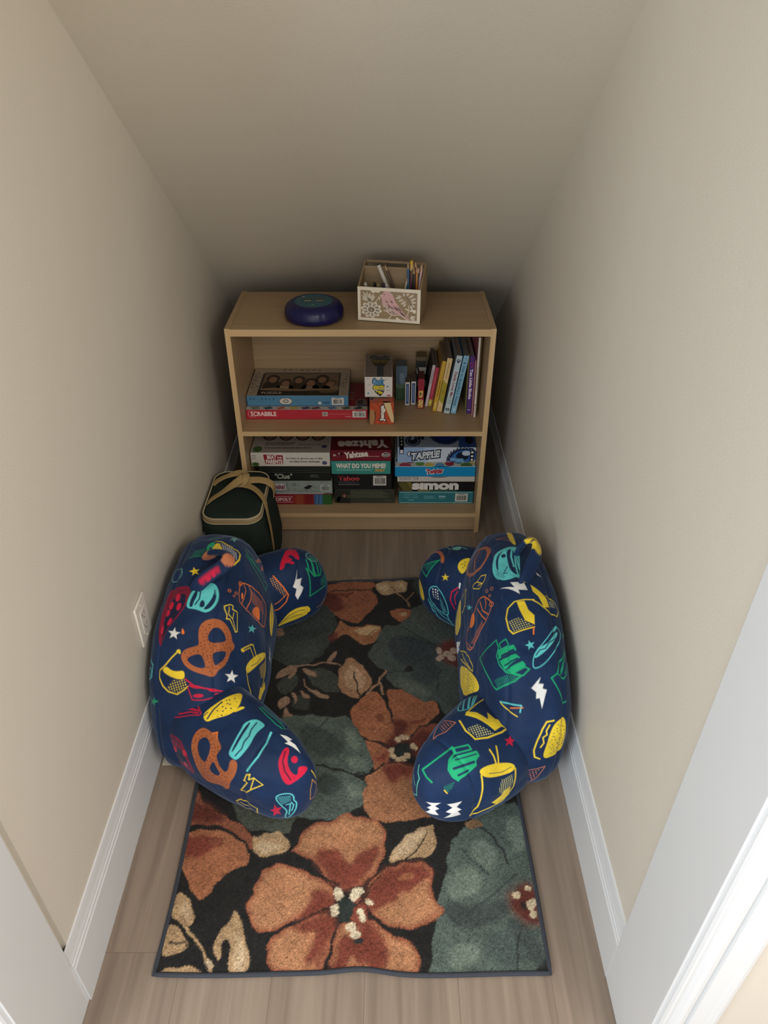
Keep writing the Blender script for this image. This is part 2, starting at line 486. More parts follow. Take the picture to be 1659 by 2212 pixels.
# ------------------------------------------------------------ bookcase
oak_x = wood_mat('oak_veneer_shelf', (164, 136, 100), (177, 150, 114), 90, 2.5, 0.45, 'X')
oak_z = wood_mat('oak_veneer_side', (164, 136, 100), (177, 150, 114), 90, 2.5, 0.45, 'Z')
oak_e = wood_mat('oak_edge_band', (198, 165, 118), (210, 178, 132), 60, 2, 0.4, 'X')
oak_ez = wood_mat('oak_edge_band_side', (198, 165, 118), (210, 178, 132), 60, 2, 0.4, 'Z')
BX0, BX1, BY0, BY1 = -0.501, 0.353, 2.199, 2.556
PT = 0.017
ZB, ZM, ZT = 0.087, 0.429, 0.793
bk = thing('bookcase', 'light oak two-shelf bookcase standing under the sloped ceiling', 'bookcase', (0, 0, 0))
for x0 in (BX0, BX1-PT):
    mb = MB(); mb.box(x0, BY0+.0005, 0, x0+PT, BY1, ZT+.002, oak_z)
    mb.box(x0, BY0-.0008, 0, x0+PT, BY0+.0005, ZT+.002, oak_ez, 0)
    mb.build('side_panel', bk)
xi0, xi1 = BX0+PT, BX1-PT
def shelf(name, z0, z1, yb=BY1-.012):
    mb = MB(); mb.box(xi0, BY0+.0007, z0, xi1, yb, z1, oak_x); mb.box(xi0, BY0-.0005, z0, xi1, BY0+.0007, z1, oak_e); mb.build(name, bk)
shelf('top_panel', .770, ZT-.0005, BY1)
shelf('shelf', ZM-.017, ZM)
shelf('bottom_shelf', ZB-.017, ZB)
mb = MB(); mb.box(xi0, BY0+.010, .006, xi1, BY0+.024, ZB-.017, oak_x); mb.build('toe_kick', bk)
mb = MB(); mb.box(xi0+.0005, BY1-.010, .02, xi1-.0005, BY1-.003, .770, oak_x); mb.build('back_panel', bk)

# ------------------------------------------------------------ boxed games
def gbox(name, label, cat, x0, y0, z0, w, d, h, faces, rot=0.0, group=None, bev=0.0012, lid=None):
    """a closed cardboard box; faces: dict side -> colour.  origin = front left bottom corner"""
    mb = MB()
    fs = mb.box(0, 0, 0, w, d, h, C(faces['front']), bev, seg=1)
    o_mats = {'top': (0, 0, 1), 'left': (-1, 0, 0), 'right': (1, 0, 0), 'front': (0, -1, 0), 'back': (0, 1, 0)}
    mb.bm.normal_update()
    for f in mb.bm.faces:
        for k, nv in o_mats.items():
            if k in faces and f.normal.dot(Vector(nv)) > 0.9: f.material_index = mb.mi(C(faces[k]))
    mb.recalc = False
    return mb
def done(mb, name, label, cat, x0, y0, z0, rot=0.0, group=None):
    o = mb.build(name, None, (x0, y0, z0), (0, 0, rot)); tag(o, label, cat, group); return o
def front(mb, w, h, W, H): return Print(mb, (0, 0, h), (w, 0, 0), (0, 0, -h), W, H)
def top(mb, w, d, h, W, H): return Print(mb, (0, d, h), (w, 0, 0), (0, -d, 0), W, H)
WH = (232, 226, 216); BK = (22, 21, 20)
G = 'boxed games on the bottom shelf'; G2 = 'boxed games on the middle shelf'
E_ = 0.0005

# right stack ---------------------------------------------------------------
z = ZB
w, d, h = .2785, .215, .055
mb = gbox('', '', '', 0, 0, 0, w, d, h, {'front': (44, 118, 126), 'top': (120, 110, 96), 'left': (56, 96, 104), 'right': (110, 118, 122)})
p = front(mb, w, h, 160, 27); p.frame(3, 2.6, 156, 25, .9, (188, 208, 206))
p.text('HOORAY FOR', 10, 5.2, 40, 9, (112, 178, 180), .01); p.text('FAMILY GAME', 9, 11.2, 41, 15, (112, 178, 180), .01); p.text('TIME!', 19, 17.4, 33, 21, (112, 178, 180), .01)
p.lines(54, 10, 81, 17, 4, (120, 180, 182)); p.lines(86, 10, 103, 13, 1, (190, 214, 212), .8); p.lines(86, 14, 103, 17, 2, (120, 180, 182)); p.barcode(121, 5, 148, 22.5)
done(mb, 'game_box', 'teal family game night box with dashed border, bottom of right stack', 'game box', .055, 2.262, z+E_, 0, G); z += h+E_
w, d, h = .2820, .230, .041
mb = gbox('', '', '', 0, 0, 0, w, d, h, {'front': (40, 38, 26), 'top': (60, 56, 30), 'left': (40, 40, 30), 'right': (30, 30, 26)})
p = front(mb, w, h, 166, 20)
p.poly([(0, 2), (18, 0), (34, 20), (12, 20)], (92, 84, 36)); p.poly([(18, 0), (26, 0), (44, 20), (34, 20)], (126, 110, 44)); p.poly([(30, 15), (70, 17), (70, 20), (34, 20)], (140, 128, 60))
p.poly([(70, 16), (128, 17), (128, 20), (70, 20)], (60, 96, 62)); p.rect(128, 0, 166, 20, (14, 14, 15)); p.poly([(0, 12), (14, 20), (0, 20)], (70, 56, 34))
p.text('sımon', 29, 1.6, 133, 17.6, (12, 12, 12), .09); p.text('sımon', 30, 2.4, 132, 16.8, WH, .055, p.lv+2); p.rect(49.6, 2.2, 54.4, 4.8, WH, p.lv+3)
done(mb, 'game_box', 'black light-up memory game box with big rounded white lettering, above the teal box', 'game box', .052, 2.262, z+E_, 0, G); z += h+E_
w, d, h = .2845, .225, .022
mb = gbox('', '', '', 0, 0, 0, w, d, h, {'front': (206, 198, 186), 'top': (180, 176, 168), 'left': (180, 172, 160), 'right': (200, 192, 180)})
p = front(mb, w, h, 165, 12)
p.text('TROUBLE', 4, .8, 44, 6.6, (18, 18, 20), .11); p.text('TROUBLE', 5, 1.6, 43, 5.8, WH, .03, p.lv+2); p.poly([(66, 0), (110, 0), (96, 1.7), (80, 1.7)], (40, 44, 60)); p.rect(0, 10.9, 14, 12, (150, 140, 128)); p.rect(150, 10.9, 165, 12, (150, 140, 128))
done(mb, 'game_box', 'thin white pop-dice game box squeezed under the bright blue box', 'game box', .049, 2.2625, z+E_, 0, G); z += h+E_
w, d, h = .2935, .26, .044
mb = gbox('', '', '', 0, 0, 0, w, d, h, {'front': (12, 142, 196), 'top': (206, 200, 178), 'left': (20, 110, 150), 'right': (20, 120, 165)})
p = front(mb, w, h, 174, 22)
p.rect(0, 0, 174, .8, WH)
p.text('Twister', 66, 4.0, 106, 16.8, WH, .11, rot=-.09); p.text('Twister', 68, 5.0, 104.5, 15.6, (176, 34, 58), .045, p.lv+2, rot=-.09); p.poly([(80, 0), (118, 0), (112, .9), (86, .9)], (40, 120, 170))
q = top(mb, w, d, h, 174, 140)
for (cx, cy, r, c) in [(22, 138, 13, (172, 36, 62)), (34, 120, 10, (140, 30, 50)), (54, 130, 9.5, (96, 140, 40)), (74, 136, 9.5, (206, 186, 52)), (97, 136, 10, (74, 142, 190)), (118, 130, 10, (150, 28, 48)), (138, 122, 9.5, (66, 122, 140)), (154, 138, 13, (84, 124, 44)), (10, 118, 8, (60, 110, 140)), (166, 124, 8, (190, 180, 70))]:
    q.disc(cx, cy, r, r*.9, c)
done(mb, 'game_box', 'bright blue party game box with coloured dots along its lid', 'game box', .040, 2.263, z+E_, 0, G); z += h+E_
w, d, h = .2850, .235, .062
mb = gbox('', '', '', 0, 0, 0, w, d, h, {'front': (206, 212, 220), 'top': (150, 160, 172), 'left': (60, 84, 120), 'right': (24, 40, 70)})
p = front(mb, w, h, 171, 31)
p.poly([(0, 0), (60, 0), (40, 31), (0, 31)], (150, 178, 212)); p.poly([(60, 0), (84, 0), (66, 31), (40, 31)], (178, 196, 220), 1)
p.rect(4, 0, 13.5, 14, (12, 14, 30)); p.rect(5.5, 5, 12, 12.5, (214, 218, 226), 3); p.disc(27, 13.5, 7, 5.6, (16, 26, 52), 2); p.disc(27, 13.5, 5.4, 4.2, (205, 214, 226), 3)
p.text('TAPPLE', 26.5, 6.5, 95, 25.5, (10, 14, 30), .13, 4, rot=-.10, slant=.18); p.text('TAPPLE', 29, 8.6, 92.5, 23.4, (214, 218, 222), .045, 6, rot=-.10, slant=.18)
p.line([(36, 10.2), (56, 7.5)], .7, (60, 70, 90)); p.line([(62, 26), (92, 22)], .7, (90, 100, 116))
p.poly([(108, 31), (108, 21), (116, 11), (128, 4), (140, 1.2), (171, 1.2), (171, 31)], (20, 38, 74), 2, 1); p.poly([(114, 31), (116, 22), (124, 12), (138, 6), (160, 5), (171, 9), (171, 31)], (52, 104, 168), 3, 1)
for i in range(11):
    a = PI + i*PI*.75/10; cx, cy = 143+33*math.cos(a), 27+25*math.sin(a)
    if cx < 170: p.disc(cx, max(cy, 1.6), 3.4, 2.6, (14, 22, 46), 4, 8, a); p.disc(cx+.6, max(cy, 1.6)-.4, 1.6, 1, (150, 170, 190), 5, 6)
p.disc(142, 18, 14, 9, (16, 22, 44), 5); p.disc(150, 12, 9.5, 5.2, (196, 206, 216), 7); p.poly([(114, 22), (126, 22), (128, 27.5), (116, 28)], (120, 164, 204), 6); p.poly([(127, 23), (144, 23), (146, 31), (128, 31)], (110, 160, 196), 6); p.rect(158, 6, 168, 29, (14, 22, 44), 7)

for cy in (10, 18, 25.5): p.disc(163, cy, 2.8, 2.2, WH, 9)
q = top(mb, w, d, h, 171, 140)
q.rect(4, 92, 14, 140, (12, 16, 30)); q.disc(9, 100, 2, 4, WH, 3, 8); q.disc(9, 114, 2, 4, WH, 3, 8); q.disc(9, 128, 2, 4, WH, 3, 8)
q.disc(34, 112, 17, 22, (14, 24, 46)); q.disc(34, 112, 14, 19, (100, 126, 160), 2); q.disc(34, 112, 11, 14, (14, 24, 46), 3)
q.text('T', 22, 66, 50, 112, (10, 14, 26), .2, 5, slant=.2); q.text('T', 25, 72, 47, 108, (150, 168, 190), .08, 7, slant=.2); q.text('A', 46, 74, 62, 106, (10, 14, 26), .2, 5, slant=.2)
q.disc(106, 74, 36, 54, (12, 18, 38), 2, 28); q.disc(106, 74, 28, 42, (26, 44, 120), 3, 28)
for i in range(26): a = 2*PI*i/26; q.disc(106+34*math.cos(a), 74+51*math.sin(a), 3.8, 4.6, (46, 80, 130), 4, 6)
q.poly([(140, 60), (171, 60), (171, 140), (132, 140)], (40, 74, 130), 2); q.disc(158, 108, 9, 18, (12, 18, 38), 4)
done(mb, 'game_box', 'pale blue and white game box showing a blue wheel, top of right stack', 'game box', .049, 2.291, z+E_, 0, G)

# middle stack --------------------------------------------------------------
z = ZB
w, d, h = .222, .23, .062
mb = gbox('', '', '', 0, 0, 0, w, d, h, {'front': (52, 56, 44), 'top': (40, 42, 36), 'left': (44, 46, 38), 'right': (44, 46, 38)})
p = front(mb, w, h, 126, 30)
p.poly([(0, 2), (30, 2), (33, 28), (0, 29)], (36, 38, 30)); p.poly([(2, 22), (10, 14), (16, 26), (6, 29)], (72, 74, 54)); p.disc(19, 12, 5, 6.5, (58, 40, 30), 2, 12); p.disc(20, 12.5, 3.6, 5, (150, 106, 84), 3, 12); p.poly([(16, 9), (24, 8), (24, 11), (16, 12)], (44, 30, 24), 4)
p.poly([(11, 21), (29, 20), (33, 30), (8, 30)], (26, 28, 26), 2); p.disc(29, 15, 3, 3, (84, 82, 62), 2, 10)
p.lines(34, 3, 121, 19, 8, (112, 112, 92), .4); p.line([(106, 23), (110, 25), (118, 26), (120, 24)], .6, (120, 118, 96))
done(mb, 'game_box', 'dark olive game box with tiny text and a small face, bottom of middle stack', 'game box', -.183, 2.265, z+E_, 0, G); z += h+E_
w, d, h = .216, .22, .065
mb = gbox('', '', '', 0, 0, 0, w, d, h, {'front': (16, 15, 17), 'top': (12, 12, 14), 'left': (20, 19, 20), 'right': (20, 19, 20)})
p = front(mb, w, h, 125, 32)
p.text('Taboo', 11, 3.6, 56, 13.6, (214, 66, 72), .02); p.line([(11, 5.4), (14, 4.4), (17, 5), (21, 4.6)], 1.3, (214, 66, 72), 2); p.lines(11, 15.5, 56, 20, 3, (80, 80, 96), .5); p.lines(11, 21.4, 58, 23.4, 1, (160, 156, 156), .5)
p.barcode(85, 3, 113, 24)
done(mb, 'game_box', 'black word game box with a red title and a white barcode, middle stack', 'game box', -.187, 2.2655, z+E_, 0, G); z += h+E_
w, d, h = .216, .22, .055
mb = gbox('', '', '', 0, 0, 0, w, d, h, {'front': (64, 150, 136), 'top': (60, 130, 120), 'left': (50, 120, 110), 'right': (50, 120, 110)})
p = front(mb, w, h, 127, 28)
p.text('WHAT DO YOU MEME?', 10, 4.4, 117, 15, (238, 230, 214), .055); p.lines(11, 17.4, 87, 20.8, 1, (130, 190, 176), .8); p.text('FAMILY', 94, 16.6, 115, 22.6, (224, 170, 70), .05)
done(mb, 'game_box', 'sea green party game box with bold white capitals, middle stack', 'game box', -.192, 2.266, z+E_, 0, G); z += h+E_
w, d, h = .218, .215, .045
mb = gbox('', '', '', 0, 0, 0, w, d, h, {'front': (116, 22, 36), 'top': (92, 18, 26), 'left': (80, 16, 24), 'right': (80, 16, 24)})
p = front(mb, w, h, 128, 23)
p.poly([(0, 0), (128, 0), (128, 3), (60, 9), (0, 12)], (104, 16, 30), 1)
p.text('Yahtzee', 28.5, 2, 79, 15.6, (232, 222, 206), .05, rot=-.10); p.text('8+', 5.5, 8, 11.5, 13, (226, 214, 206), .03); p.line([(5.5, 5.6), (11.5, 5.4)], .8, (214, 190, 190)); p.line([(14.2, 4.8), (14.2, 13.6)], .4, (214, 190, 190))
p.text('4', 16, 4.8, 19, 9.6, (226, 214, 206), .02); p.poly([(20, 9.6), (22, 5.6), (24, 8), (25.6, 6.6), (26.4, 9.6)], (180, 130, 130)); p.lines(50, 12.4, 104, 15.4, 1, (206, 160, 150), .45)
p.disc(116.5, 9.6, 9, 4.8, (224, 214, 206), 2); p.disc(116.5, 9.6, 7.8, 3.8, (24, 18, 20), 3); p.text('Parker', 110, 7, 123, 11.6, WH, .02, 5, rot=-.08)
q = top(mb, w, d, h, 128, 126)
q.text('Yahtzee', 14, 84, 122, 118, (206, 192, 176), .05, rot=PI-.06)
done(mb, 'game_box', 'dark red dice game box with white title, on top of the middle stack', 'game box', -.192, 2.267, z+E_, 0, G)

# left stack ----------------------------------------------------------------
z = ZB
w, d, h = .262, .23, .044
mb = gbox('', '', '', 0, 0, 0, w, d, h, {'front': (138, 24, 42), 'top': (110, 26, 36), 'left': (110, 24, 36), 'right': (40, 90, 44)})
p = front(mb, w, h, 150, 21)
p.rect(71, 0, 91, 21, (142, 58, 34)); p.rect(91, 0, 112, 21, (132, 26, 32)); p.rect(112, 0, 131, 21, (54, 96, 136)); p.rect(131, 0, 150, 21, (40, 96, 42))
for x in (78, 84, 98, 105, 118, 126): p.poly([(x, 0), (x+4, 0), (x+1, 21), (x-3, 21)], (150, 70, 50) if x < 91 else ((116, 20, 26) if x < 112 else (74, 120, 160)), 2)
p.text('MONOPOLY', 6, 6.6, 64, 13.4, (230, 214, 206), .03); p.frame(2, 4, 67, 16, .9, (224, 190, 190))
done(mb, 'game_box', 'red property trading game box with coloured end panels, bottom of left stack', 'game box', -.457, 2.256, z+E_, 0, G); z += h+E_
w, d, h = .262, .235, .055
mb = gbox('', '', '', 0, 0, 0, w, d, h, {'front': (146, 156, 146), 'top': (120, 126, 118), 'left': (110, 116, 110), 'right': (110, 116, 110)})
p = front(mb, w, h, 148, 28)
r = random.Random(5)
for i in range(60):
    x, y = r.uniform(2, 146), r.uniform(2, 26); a = r.uniform(0, 6.28); L = r.uniform(2, 7)
    p.line([(x, y), (x+L*math.cos(a), y+L*.6*math.sin(a)), (x+L*1.3*math.cos(a+.9), y+L*.7*math.sin(a+.9))], .5, (60, 66, 62), 1)
for i in range(9): x, y = r.uniform(4, 110), r.uniform(4, 24); p.disc(x, y, r.uniform(2, 4), r.uniform(1.5, 3), (104, 112, 106), 2, 8); p.disc(x, y, 1.4, 1, (196, 204, 196), 3, 6)
p.poly([(88, 14), (100, 8), (106, 10), (100, 17), (92, 18)], (24, 26, 26), 3); p.rect(20, 5, 51, 19, (196, 190, 190), 4); p.text('shaka!', 23, 6.6, 49, 17, (112, 20, 50), .03, 5)
p.barcode(123, 7.5, 144, 23, lv=4, paper=(184, 192, 184)); p.rect(30, 26.2, 130, 28, (200, 204, 200), 4)
done(mb, 'game_box', 'grey doodle-covered game box with a barcode, left stack', 'game box', -.453, 2.262, z+E_, 0, G); z += h+E_
w, d, h = .236, .25, .037
mb = gbox('', '', '', 0, 0, 0, w, d, h, {'front': (26, 30, 26), 'top': (40, 42, 36), 'left': (30, 32, 28), 'right': (30, 32, 28)})
p = front(mb, w, h, 138, 19)
p.text('"Clue"', 18, 3.2, 55, 14.6, (196, 198, 180), .015, slant=.1); p.text('AGES 8+', 94, 5.6, 110, 8.2, (150, 150, 138)); p.lines(92, 10, 114, 12.4, 1, (120, 120, 108), .5); p.rect(0, 0, 138, .7, (84, 88, 78), 2)
done(mb, 'game_box', 'thin black mystery game box with a grey quoted title, left stack', 'game box', -.431, 2.265, z+E_, 0, G); z += h+E_
w, d, h = .262, .25, .028
mb = gbox('', '', '', 0, 0, 0, w, d, h, {'front': (34, 38, 30), 'top': (44, 46, 38), 'left': (30, 34, 28), 'right': (30, 34, 28)})
p = front(mb, w, h, 153, 14); p.rect(0, 9, 153, 9.6, (58, 62, 52))
done(mb, 'game_box', 'plain blackish green game box below the white trivia box', 'game box', -.4565, 2.264, z+E_, 0, G); z += h+E_
w, d, h = .285, .24, .057
mb = gbox('', '', '', 0, 0, 0, w, d, h, {'front': (214, 206, 194), 'top': (160, 150, 138), 'left': (180, 172, 160), 'right': (190, 182, 170)})
p = front(mb, w, h, 169, 29)
p.poly([(27, 3.6), (69, 5.2), (68.4, 23.6), (30, 23.8)], (150, 32, 44)); p.text('BEAT', 35, 5.2, 55, 13.4, WH, .04); p.text('THE', 56.4, 8.6, 66, 12.6, WH, .03); p.text('PARENTS', 31.5, 14.4, 67, 23, WH, .045)
p.text("It's kids vs. grown-ups in this", 76, 10, 153, 14.6, (52, 46, 44), .03); p.text('fun-filled trivia challenge!', 82, 16.8, 147, 21.2, (52, 46, 44), .03)
p.text('4-2', 3.4, 4.2, 11, 7.6, (60, 54, 52), .02); p.lines(3, 9.4, 12, 14, 3, (120, 112, 106)); p.disc(9, 24.4, 8, 4.4, (86, 116, 62), 1); p.disc(9, 24.4, 6, 3, (62, 90, 44), 2)
p.disc(157, 21.6, 5.4, 3.8, (44, 44, 90), 1); p.line([(153, 22.4), (157, 20.6), (161, 22)], .8, (180, 180, 200), 3)
q = top(mb, w, d, h, 169, 150)
for i, x in enumerate((34, 70, 106, 140)):
    q.disc(x, 66, 17, 30, (50, 38, 32)); q.disc(x, 72, 11, 20, (120, 90, 74), 2)
q.lines(28, 104, 95, 120, 2, (80, 70, 62), .5); q.lines(100, 110, 150, 120, 2, (96, 86, 78), .4); q.disc(14, 134, 10, 13, (70, 100, 50)); q.lines(28, 126, 140, 136, 1, (90, 80, 72), .5); q.disc(156, 122, 6, 7, (60, 54, 90))
done(mb, 'game_box', 'white trivia game box with a red title panel, top of left stack', 'game box', -.4795, 2.2585, z+E_, 0, G)

# middle shelf: puzzle and word game -------------------------------------------
z = ZM
w, d, h = .425, .215, .038
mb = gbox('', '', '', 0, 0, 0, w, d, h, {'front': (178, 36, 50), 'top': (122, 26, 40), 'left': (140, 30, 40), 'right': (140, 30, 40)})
p = front(mb, w, h, 265, 22)
p.text('SCRABBLE', 10, 4.4, 66, 14.4, (234, 214, 206), .03); p.line(smooth_line([(20, 2.6), (5, 2.6), (5, 16.6), (20, 16.6)], 2), .6, (226, 190, 184)); p.rect(166, 5.2, 178, 14.4, (190, 176, 160)); p.text('OO', 168, 7, 176, 12.6, (40, 30, 30), .03); p.barcode(232, 2.8, 261, 17.4)
p.lines(180, 9, 230, 11.4, 1, (206, 110, 110), .5); p.lines(216, 15, 230, 17, 1, (226, 190, 184), .5)
q = top(mb, w, d, h, 265, 132); q.poly([(0, 116), (265, 116), (265, 132), (0, 132)], (196, 186, 172), 1)
for i, (x, c) in enumerate([(8, (120, 130, 90)), (36, (60, 80, 84)), (64, (190, 90, 50)), (92, (190, 170, 60)), (118, (80, 70, 90)), (140, (120, 60, 50)), (176, (90, 120, 150)), (206, (70, 90, 50)), (232, (60, 60, 70))]):
    q.poly([(x, 120+i % 3*2), (x+16, 117), (x+24, 126), (x+8, 131)], c, 2)
q.poly([(238, 84), (262, 78), (265, 112), (240, 124)], (120, 104, 96), 2, 1); q.poly([(242, 88), (256, 84), (252, 110), (240, 104)], (46, 40, 44), 3, 1); q.disc(250, 112, 13, 5, (70, 84, 110), 4)
for k in range(3): q.rect(222, 50+k*14, 234, 54+k*14, (150, 110, 110), 2)
done(mb, 'game_box', 'long red word game box lying under the blue edged jigsaw box', 'game box', -.4825, 2.287, z+E_, 0, G2); z += h+E_
w, d, h = .356, .225, .039
mb = gbox('', '', '', 0, 0, 0, w, d, h, {'front': (76, 128, 160), 'top': (176, 162, 142), 'left': (150, 136, 118), 'right': (140, 126, 108)})
p = front(mb, w, h, 219, 21)
p.rect(0, 19.8, 219, 21, (58, 108, 140))
for i, ch in enumerate('FRIENDS'): p.text(ch, 7+i*8.2+(1.4 if ch == 'I' else 0), 4.2, (8.9 if ch == 'I' else 10.6)+i*8.2, 8.6, (34, 50, 70), .02)
p.poly([(70, 8), (76, 4), (92, 4), (98, 8), (98, 14), (92, 18.4), (76, 18.4), (70, 14)], (26, 30, 36), 1); p.poly([(71, 8.4), (77, 5), (91, 5), (97, 8.4), (97, 13.6), (91, 17.4), (77, 17.4), (71, 13.6)], (206, 200, 186), 2)
p.disc(84, 11, 6, 3.6, (60, 60, 60), 3); p.disc(84, 11, 4.6, 2.4, (190, 186, 176), 4); p.disc(157, 14.8, 3.4, 3.0, (210, 208, 200), 2); p.lines(164, 12, 181, 17, 2, (30, 60, 96), .7); p.barcode(183, 4, 209, 19)
q = top(mb, w, d, h, 219, 130)
for i, ch in enumerate('FRIENDS'): q.text(ch, 66+i*13.4+(2 if ch == 'I' else 0), 3, (68.9 if ch == 'I' else 71)+i*13.4, 10, (70, 58, 48), .03)
r = random.Random(11)
for i in range(130):
    x = r.choice([r.uniform(3, 20), r.uniform(200, 216)]); y = r.uniform(22, 126); a = r.uniform(0, 6.28); L = r.uniform(2, 6)
    q.line([(x, y), (x+L*math.cos(a)*.6, y+L*math.sin(a)), (x+L*math.cos(a+1)*.6, y+L*1.3*math.sin(a+1))], .8, (62, 52, 44), 1)
q.poly([(26, 20), (198, 20), (198, 128), (22, 128), (22, 28)], (42, 46, 50), 2); q.poly([(28, 24), (194, 24), (194, 108), (26, 108)], (120, 100, 80), 3)
for (x, y, r1, hair, top_) in [(48, 54, 15, (28, 20, 16), (26, 22, 20)), (78, 72, 14, (58, 38, 26), (170, 150, 126)), (106, 58, 14, (30, 20, 16), (34, 26, 22)), (134, 70, 15, (24, 18, 15), (150, 128, 104)), (158, 54, 15, (22, 17, 14), (30, 24, 20)), (178, 74, 13, (96, 70, 44), (140, 116, 92))]:
    q.poly([(x-18, y+14), (x-8, y+8), (x+8, y+8), (x+18, y+14), (x+20, 104), (x-20, 104)], top_, 4, 1)
    q.disc(x, y-3, r1, r1*1.35, hair, 5, 16); q.disc(x, y+2, r1*.62, r1*.95, (150, 112, 86), 6, 14)
q.poly([(26, 98), (60, 92), (110, 102), (150, 96), (194, 100), (194, 108), (26, 108)], (140, 114, 88), 7, 1)
q.poly([(22, 104), (90, 110), (150, 106), (197, 110), (197, 128), (22, 128)], (16, 15, 15), 8); q.text('PUZZLE', 31, 113, 74, 122, (196, 186, 166), .02, 9); q.poly([(154, 104), (190, 102), (194, 116), (158, 120)], (96, 82, 56), 9, 1); q.disc(140, 113, 6, 4, (44, 40, 36), 9)
done(mb, 'jigsaw_box', 'light blue edged jigsaw puzzle box with a group photo on its lid', 'puzzle box', -.4805, 2.315, z+E_, 0, G2)

# tumbling block tower box and small white card game box on it
w, d, h = .083, .255, .087
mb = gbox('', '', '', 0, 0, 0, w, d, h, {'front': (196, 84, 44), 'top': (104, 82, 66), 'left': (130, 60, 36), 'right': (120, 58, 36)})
p = front(mb, w, h, 51, 49)
for i in range(16):
    a = i*2*PI/16; p.poly([(26, 26), (26+40*math.cos(a), 26+40*math.sin(a)), (26+40*math.cos(a+.16), 26+40*math.sin(a+.16))], (176, 62, 32), 1)
p.poly([(28, 0), (43, 0), (51, 34), (51, 45), (46, 45)], (226, 196, 140), 3); p.poly([(0, 0), (51, 0), (51, 2), (0, 4)], (150, 70, 40), 3); p.poly([(0, 18), (9, 20), (11, 34), (8, 49), (0, 49)], (178, 130, 82), 3); p.poly([(9, 20), (12, 22), (13, 34), (9, 49), (8, 49), (11, 34)], (90, 50, 34), 4)
p.text('Jenga', 7.6, 17.6, 46.6, 33.4, (20, 16, 16), .14, 5, rot=-PI/2); p.text('Jenga', 9.6, 19.4, 44.6, 31.4, (238, 226, 214), .06, 7, rot=-PI/2)
q = top(mb, w, d, h, 51, 150); q.poly([(0, 96), (18, 110), (12, 138), (0, 146)], (66, 52, 44), 1, 1); q.poly([(16, 100), (46, 104), (50, 128), (30, 140), (18, 128)], (74, 58, 48), 2, 1); q.poly([(22, 108), (42, 110), (40, 124), (28, 128)], (110, 92, 80), 3, 1); q.poly([(0, 140), (51, 132), (51, 150), (0, 150)], (180, 76, 40), 1)
done(mb, 'game_box', 'orange stacking block game box under the small white card box', 'game box', -.049, 2.253, ZM+E_, 0, G2)
w, d, h = .095, .195, .075
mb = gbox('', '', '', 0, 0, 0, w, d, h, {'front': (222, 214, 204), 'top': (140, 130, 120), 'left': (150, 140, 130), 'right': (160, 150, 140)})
p = front(mb, w, h, 59, 43)
p.text('Geek', 15.6, 1.2, 43, 18.4, (30, 34, 40), .12, 2); p.text('Geek', 17, 2.2, 42, 17.4, (92, 150, 186), .07, 4); p.text('OUT!', 16.6, 16.4, 41.6, 28, (30, 28, 30), .14, 5); p.text('OUT!', 18, 17.8, 40.4, 26.8, (238, 216, 40), .08, 7)
p.poly([(20, 30), (30, 28), (42, 29), (38, 36), (33, 41), (26, 36)], (34, 30, 34), 5); p.text('90s', 24, 29, 38, 36, (238, 216, 40), .07, 8); p.disc(7.4, 34.6, 2.2, 2.0, (80, 150, 170), 2, 10); p.disc(48.6, 20, 2.4, 2.0, (80, 150, 170), 2, 10); p.disc(51, 39.4, 4.6, 1.7, (190, 80, 100), 2, 12)
for (a, b, c_, d_) in [(6, 18, 13, 14), (42, 7, 49, 3.6), (46, 28, 53, 30), (5, 3, 9, 5)]: p.line([(a, b), ((a+c_)/2, b-1), (c_, d_)], .6, (70, 70, 72), 2)
q = top(mb, w, d, h, 59, 120); q.text('Geek', 10, 8, 56, 34, (26, 30, 34), .12, 2); q.text('Geek', 12, 11, 54, 30, (86, 98, 104), .05, 4); q.text('OUT!', 14, 30, 50, 50, (30, 28, 24), .12, 5); q.text('OUT!', 16, 33, 48, 48, (150, 130, 60), .06, 7); q.poly([(16, 50), (48, 50), (42, 66), (22, 66)], (66, 58, 48), 2); q.rect(26, 64, 40, 118, (64, 76, 86), 3); q.line([(6, 92), (22, 98)], 1, (70, 60, 56)); q.line([(44, 96), (56, 102)], 1, (70, 60, 56))
done(mb, 'card_game_box', 'small white trivia card box balanced on the orange block game box', 'game box', -.066, 2.285, ZM+.087+2*E_, 0, G2)
